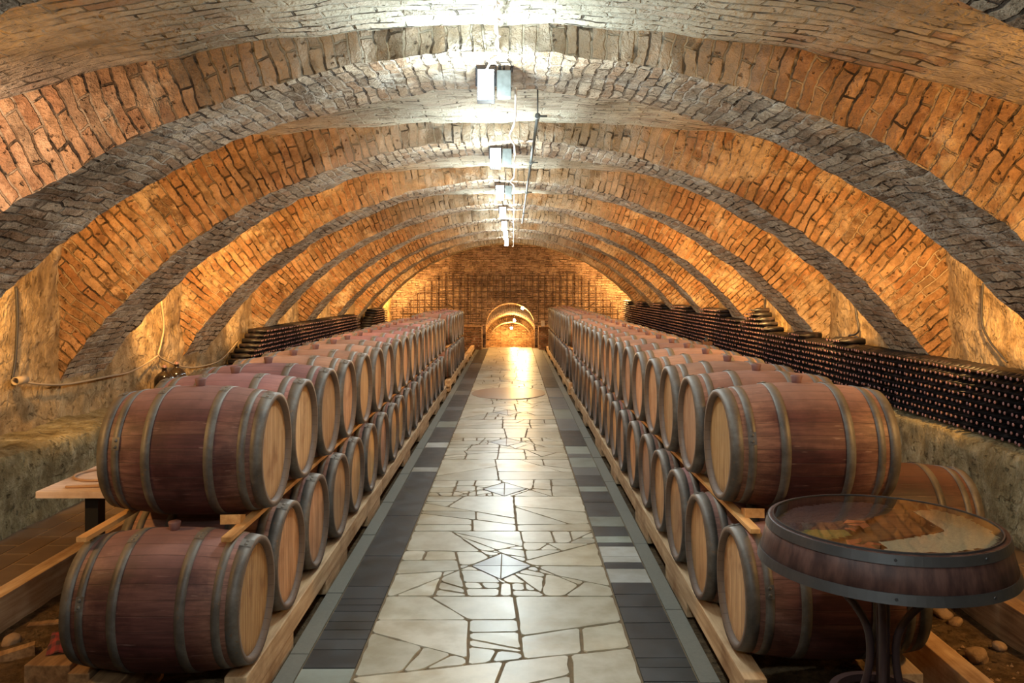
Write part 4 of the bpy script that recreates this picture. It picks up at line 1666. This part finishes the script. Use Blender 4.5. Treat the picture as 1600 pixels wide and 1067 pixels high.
# dull second box beside the first lamps
for i in (1, 2, 3):
    mb = MB()
    mb.box(-0.045, 0.045, -0.04, 0.04, -0.085, 0.085, bev=0.004)
    o = mb.build('ballast_box', simple('galvanised_ballast_%d' % i, (0.045, 0.052, 0.05), 0.5, 0.3, var=0.7, scale=30))
    o.location = (LAMPX + 0.115, RIB[i] + 0.28, 3.385)
    tag(o, 'grey metal box hanging right beside the %s flood lamp from the camera' % ordinal(i), 'metal box', 'grey boxes beside the flood lamps')
    mb = MB()
    mb.tube([(0.0, 0, 0.085), (0.0, 0, 0.16)], 0.006, 6)
    mb.build('hanger', M['black_metal'], o)

# power flex down from the vault and along the lamps
mb = MB()
pts = []
for k in range(60):
    u = k / 59
    a = u * 40
    pts.append((0.0 + 0.012 * cos(a) - 0.03 * u * 0, 3.7 + u * 1.35, 3.60 - 0.10 * u ** 1.5 + 0.012 * sin(a)))
mb.tube(pts, 0.008, 6)
mb.tube([(0.0, 3.7 + 0.02 * k, 3.595 - 0.0015 * k) for k in range(0, 70)], 0.005, 6)
mb.tube(catmull([(0.0, 5.05, 3.50), (-0.04, 5.12, 3.49), (LAMPX, 5.235, 3.455)], 8), 0.006, 6)
o = mb.build('power_flex', M['cable_white'])
tag(o, 'twisted pale power flex coming down from the vault to the first lamp', 'cable')
mb = MB()
ctl = []
for i in range(1, 8):
    ctl += [(0.105, RIB[i] + 0.35, 3.38), (0.10, RIB[i] + 1.0, 3.30), (0.06, RIB[i] + 1.9, 3.36), (0.10, RIB[i] + 2.6, 3.40)]
mb.tube(catmull(ctl, 6), 0.008, 6)
o = mb.build('lamp_cable', M['cable_white'])
tag(o, 'sagging pale cable running from lamp to lamp under the vault', 'cable')

# conduit along the vault right of the lamps
t = thing('ceiling_conduit', 'thin dark pipe running under the vault just right of the lamps', 'pipe', (0.27, 6.1, 3.36))
mb = MB()
mb.tube([(0, 0, 0), (0, 10.2, 0.02)], 0.013, 8)
mb.build('pipe', M['pipe_grey'], t)
for yy in (0.05, 2.3, 4.9, 7.9):
    mb = MB()
    mb.tube([(-0.02, yy, 0), (0.07, yy, 0.0)], 0.008, 6)
    mb.tube([(0.0, yy, 0), (0.0, yy, 0.2)], 0.006, 6)
    mb.lathe([(0.0135, yy - 0.02), (0.021, yy - 0.02), (0.021, yy + 0.02), (0.0135, yy + 0.02)], 12, 'y', smooth=False)
    mb.build('bracket', M['pipe_grey'], t)

# cables on the side walls
XW = W - 0.055


def wall_cable(name, px, s, mat, r, label, n=6):
    pts = [at_x(a, b, s * XW) for a, b in px]
    pts = catmull(pts, n)
    m_ = MB()
    m_.tube([p for p in pts], r, 6)
    o = m_.build(name, mat)
    return tag(o, label, 'cable')


wall_cable('wall_cable', [(25, 448), (27, 500), (24, 560), (19, 592)], -1, M['cable_black'], 0.012, 'black cable hanging down the left wall to a round junction')
wall_cable('wall_cable', [(32, 596), (60, 600), (95, 601), (130, 596), (165, 589), (200, 582), (225, 570), (246, 556)], -1, M['cable_tan'], 0.011, 'sagging tan cable across the left wall above the ledge')
wall_cable('wall_cable', [(252, 470), (256, 510), (251, 540), (248, 556), (265, 566), (285, 573), (312, 573), (345, 562), (372, 533)], -1, M['cable_tan'], 0.011, 'thin tan cable on the left wall above the demijohns')
wall_cable('wall_cable', [(1536, 442), (1534, 480), (1536, 510), (1548, 535), (1562, 552), (1574, 566)], 1, M['cable_black'], 0.010, 'dark cable down the right wall, nearest of three')
wall_cable('wall_cable', [(1336, 478), (1339, 495), (1342, 515), (1335, 523), (1327, 524), (1328, 531), (1338, 526), (1344, 535), (1343, 552)], 1, M['cable_black'], 0.012, 'dark cable with a curl on the right wall, second of three')
wall_cable('wall_cable', [(1196, 466), (1196, 485), (1208, 505), (1220, 520), (1221, 530)], 1, M['cable_black'], 0.013, 'dark cable on the right wall farther back, last of three')
p = at_x(26, 594, -XW)
t = thing('junction_pipe', 'short round pale pipe socket on the left wall at the cable end', 'pipe socket', p)
mb = MB()
mb.lathe([(0.028, -0.09), (0.036, -0.09), (0.036, 0.06), (0.028, 0.06)], 20, 'y', o=(0.04, 0, 0), close=True)
mb.build('pipe', M['cable_tan'], t)
mb = MB()
mb.box(-0.06, 0.01, -0.02, 0.02, -0.015, 0.015)
mb.build('bracket', M['cable_black'], t)

# tunnel lamps
for x, y, z, lab in ((0.46, 31.0, 1.39, 'warm bulb lamp in the tunnel, highest and nearest of three'), (0.16, 37.0, 0.71, 'warm bulb lamp in the tunnel, middle of three'), (0.02, 42.2, 0.12, 'warm bulb lamp in the tunnel, lowest and farthest of three')):
    t = thing('tunnel_lamp', lab, 'lamp', (x, y, z), group='tunnel lamps')
    mb = MB()
    mb.lathe([(0.001, -0.07), (0.04, -0.055), (0.06, -0.01), (0.05, 0.035), (0.03, 0.06)], 20, 'z')
    mb.build('bulb', M['bulb'], t)
    mb = MB()
    mb.lathe([(0.034, 0.055), (0.034, 0.11), (0.012, 0.12), (0.012, 0.28), (0.001, 0.28)], 14, 'z')
    mb.build('lamp_holder', M['black_metal'], t)
    light('tunnel_light', 'POINT', (x, y - 0.12, z - 0.05), 420 if y < 32 else 420, (1.0, 0.6, 0.22), 0.06)
light('archway_fill', 'POINT', (0.45, 29.8, 1.25), 110, (1.0, 0.6, 0.22), 0.05)  # added light with no bulb, throws the tunnel glow onto the floor

# warm wall lamps hidden behind each rib
EL = {0: 230, 1: 280, 2: 640, 3: 380, 4: 330, 5: 430, 6: 430, 7: 380}
ER = {0: 300, 1: 430, 2: 470, 3: 680, 4: 500, 5: 380, 6: 200, 7: 160}
for i in range(0, 9):
    y = RIB[i] + RT[i] + 0.16
    for s, E in ((-1, EL), (1, ER)):
        if i == 8:
            light('warm_wall_light', 'POINT', (s * 3.75, 28.45, 2.2), 620, WARM, 0.06)
        else:
            light('warm_wall_light', 'SPOT', (s * 3.72, y, 2.38), E[i], WARM, 0.06, rot=Vector((-0.25 * s, 1.0, 0.12)).to_track_quat('-Z', 'Y').to_euler(), spot=168, blend=0.45)
d_ = Vector((-2.95, 5.03, 2.72)) - Vector((-3.45, 3.35, 2.3))
light('pale_wall_light', 'SPOT', (-3.45, 3.35, 2.3), 420, (1.0, 0.84, 0.76), 0.05, rot=d_.to_track_quat('-Z', 'Y').to_euler(), spot=62, blend=1.0)
# unseen fill lights added above the camera to brighten the barrel fronts
light('near_fill_left', 'POINT', (-1.6, 0.2, 3.0), 38, (1.0, 0.93, 0.86), 0.25)
light('near_fill_right', 'POINT', (1.6, 0.2, 3.0), 38, (1.0, 0.93, 0.86), 0.25)

w = bpy.data.worlds.new('World')
bpy.context.scene.world = w
w.use_nodes = True
w.node_tree.nodes['Background'].inputs[0].default_value = (0.05, 0.045, 0.04, 1)
w.node_tree.nodes['Background'].inputs[1].default_value = 0.3

# ------------------------------------------------------------------ camera
cd = bpy.data.cameras.new('Camera')
cam = bpy.data.objects.new('Camera', cd)
C.objects.link(cam)
cam.location = (CAMX, 0, CAMZ)
cam.rotation_euler = (PI / 2, 0, 0)
cd.sensor_width = 36.0
cd.lens = FPX / 1600 * 36.0
cd.shift_x = -(CX - 800) / 1600
cd.shift_y = -(533.5 - CY) / 1600
cd.clip_start = 0.05
sc = bpy.context.scene
sc.camera = cam
sc.view_settings.view_transform = 'Standard'
sc.view_settings.look = 'None'
sc.view_settings.exposure = -0.25
sc.cycles.use_adaptive_sampling = True
sc.cycles.adaptive_threshold = 0.03
sc.cycles.max_bounces = 6
sc.cycles.diffuse_bounces = 4
sc.cycles.glossy_bounces = 3
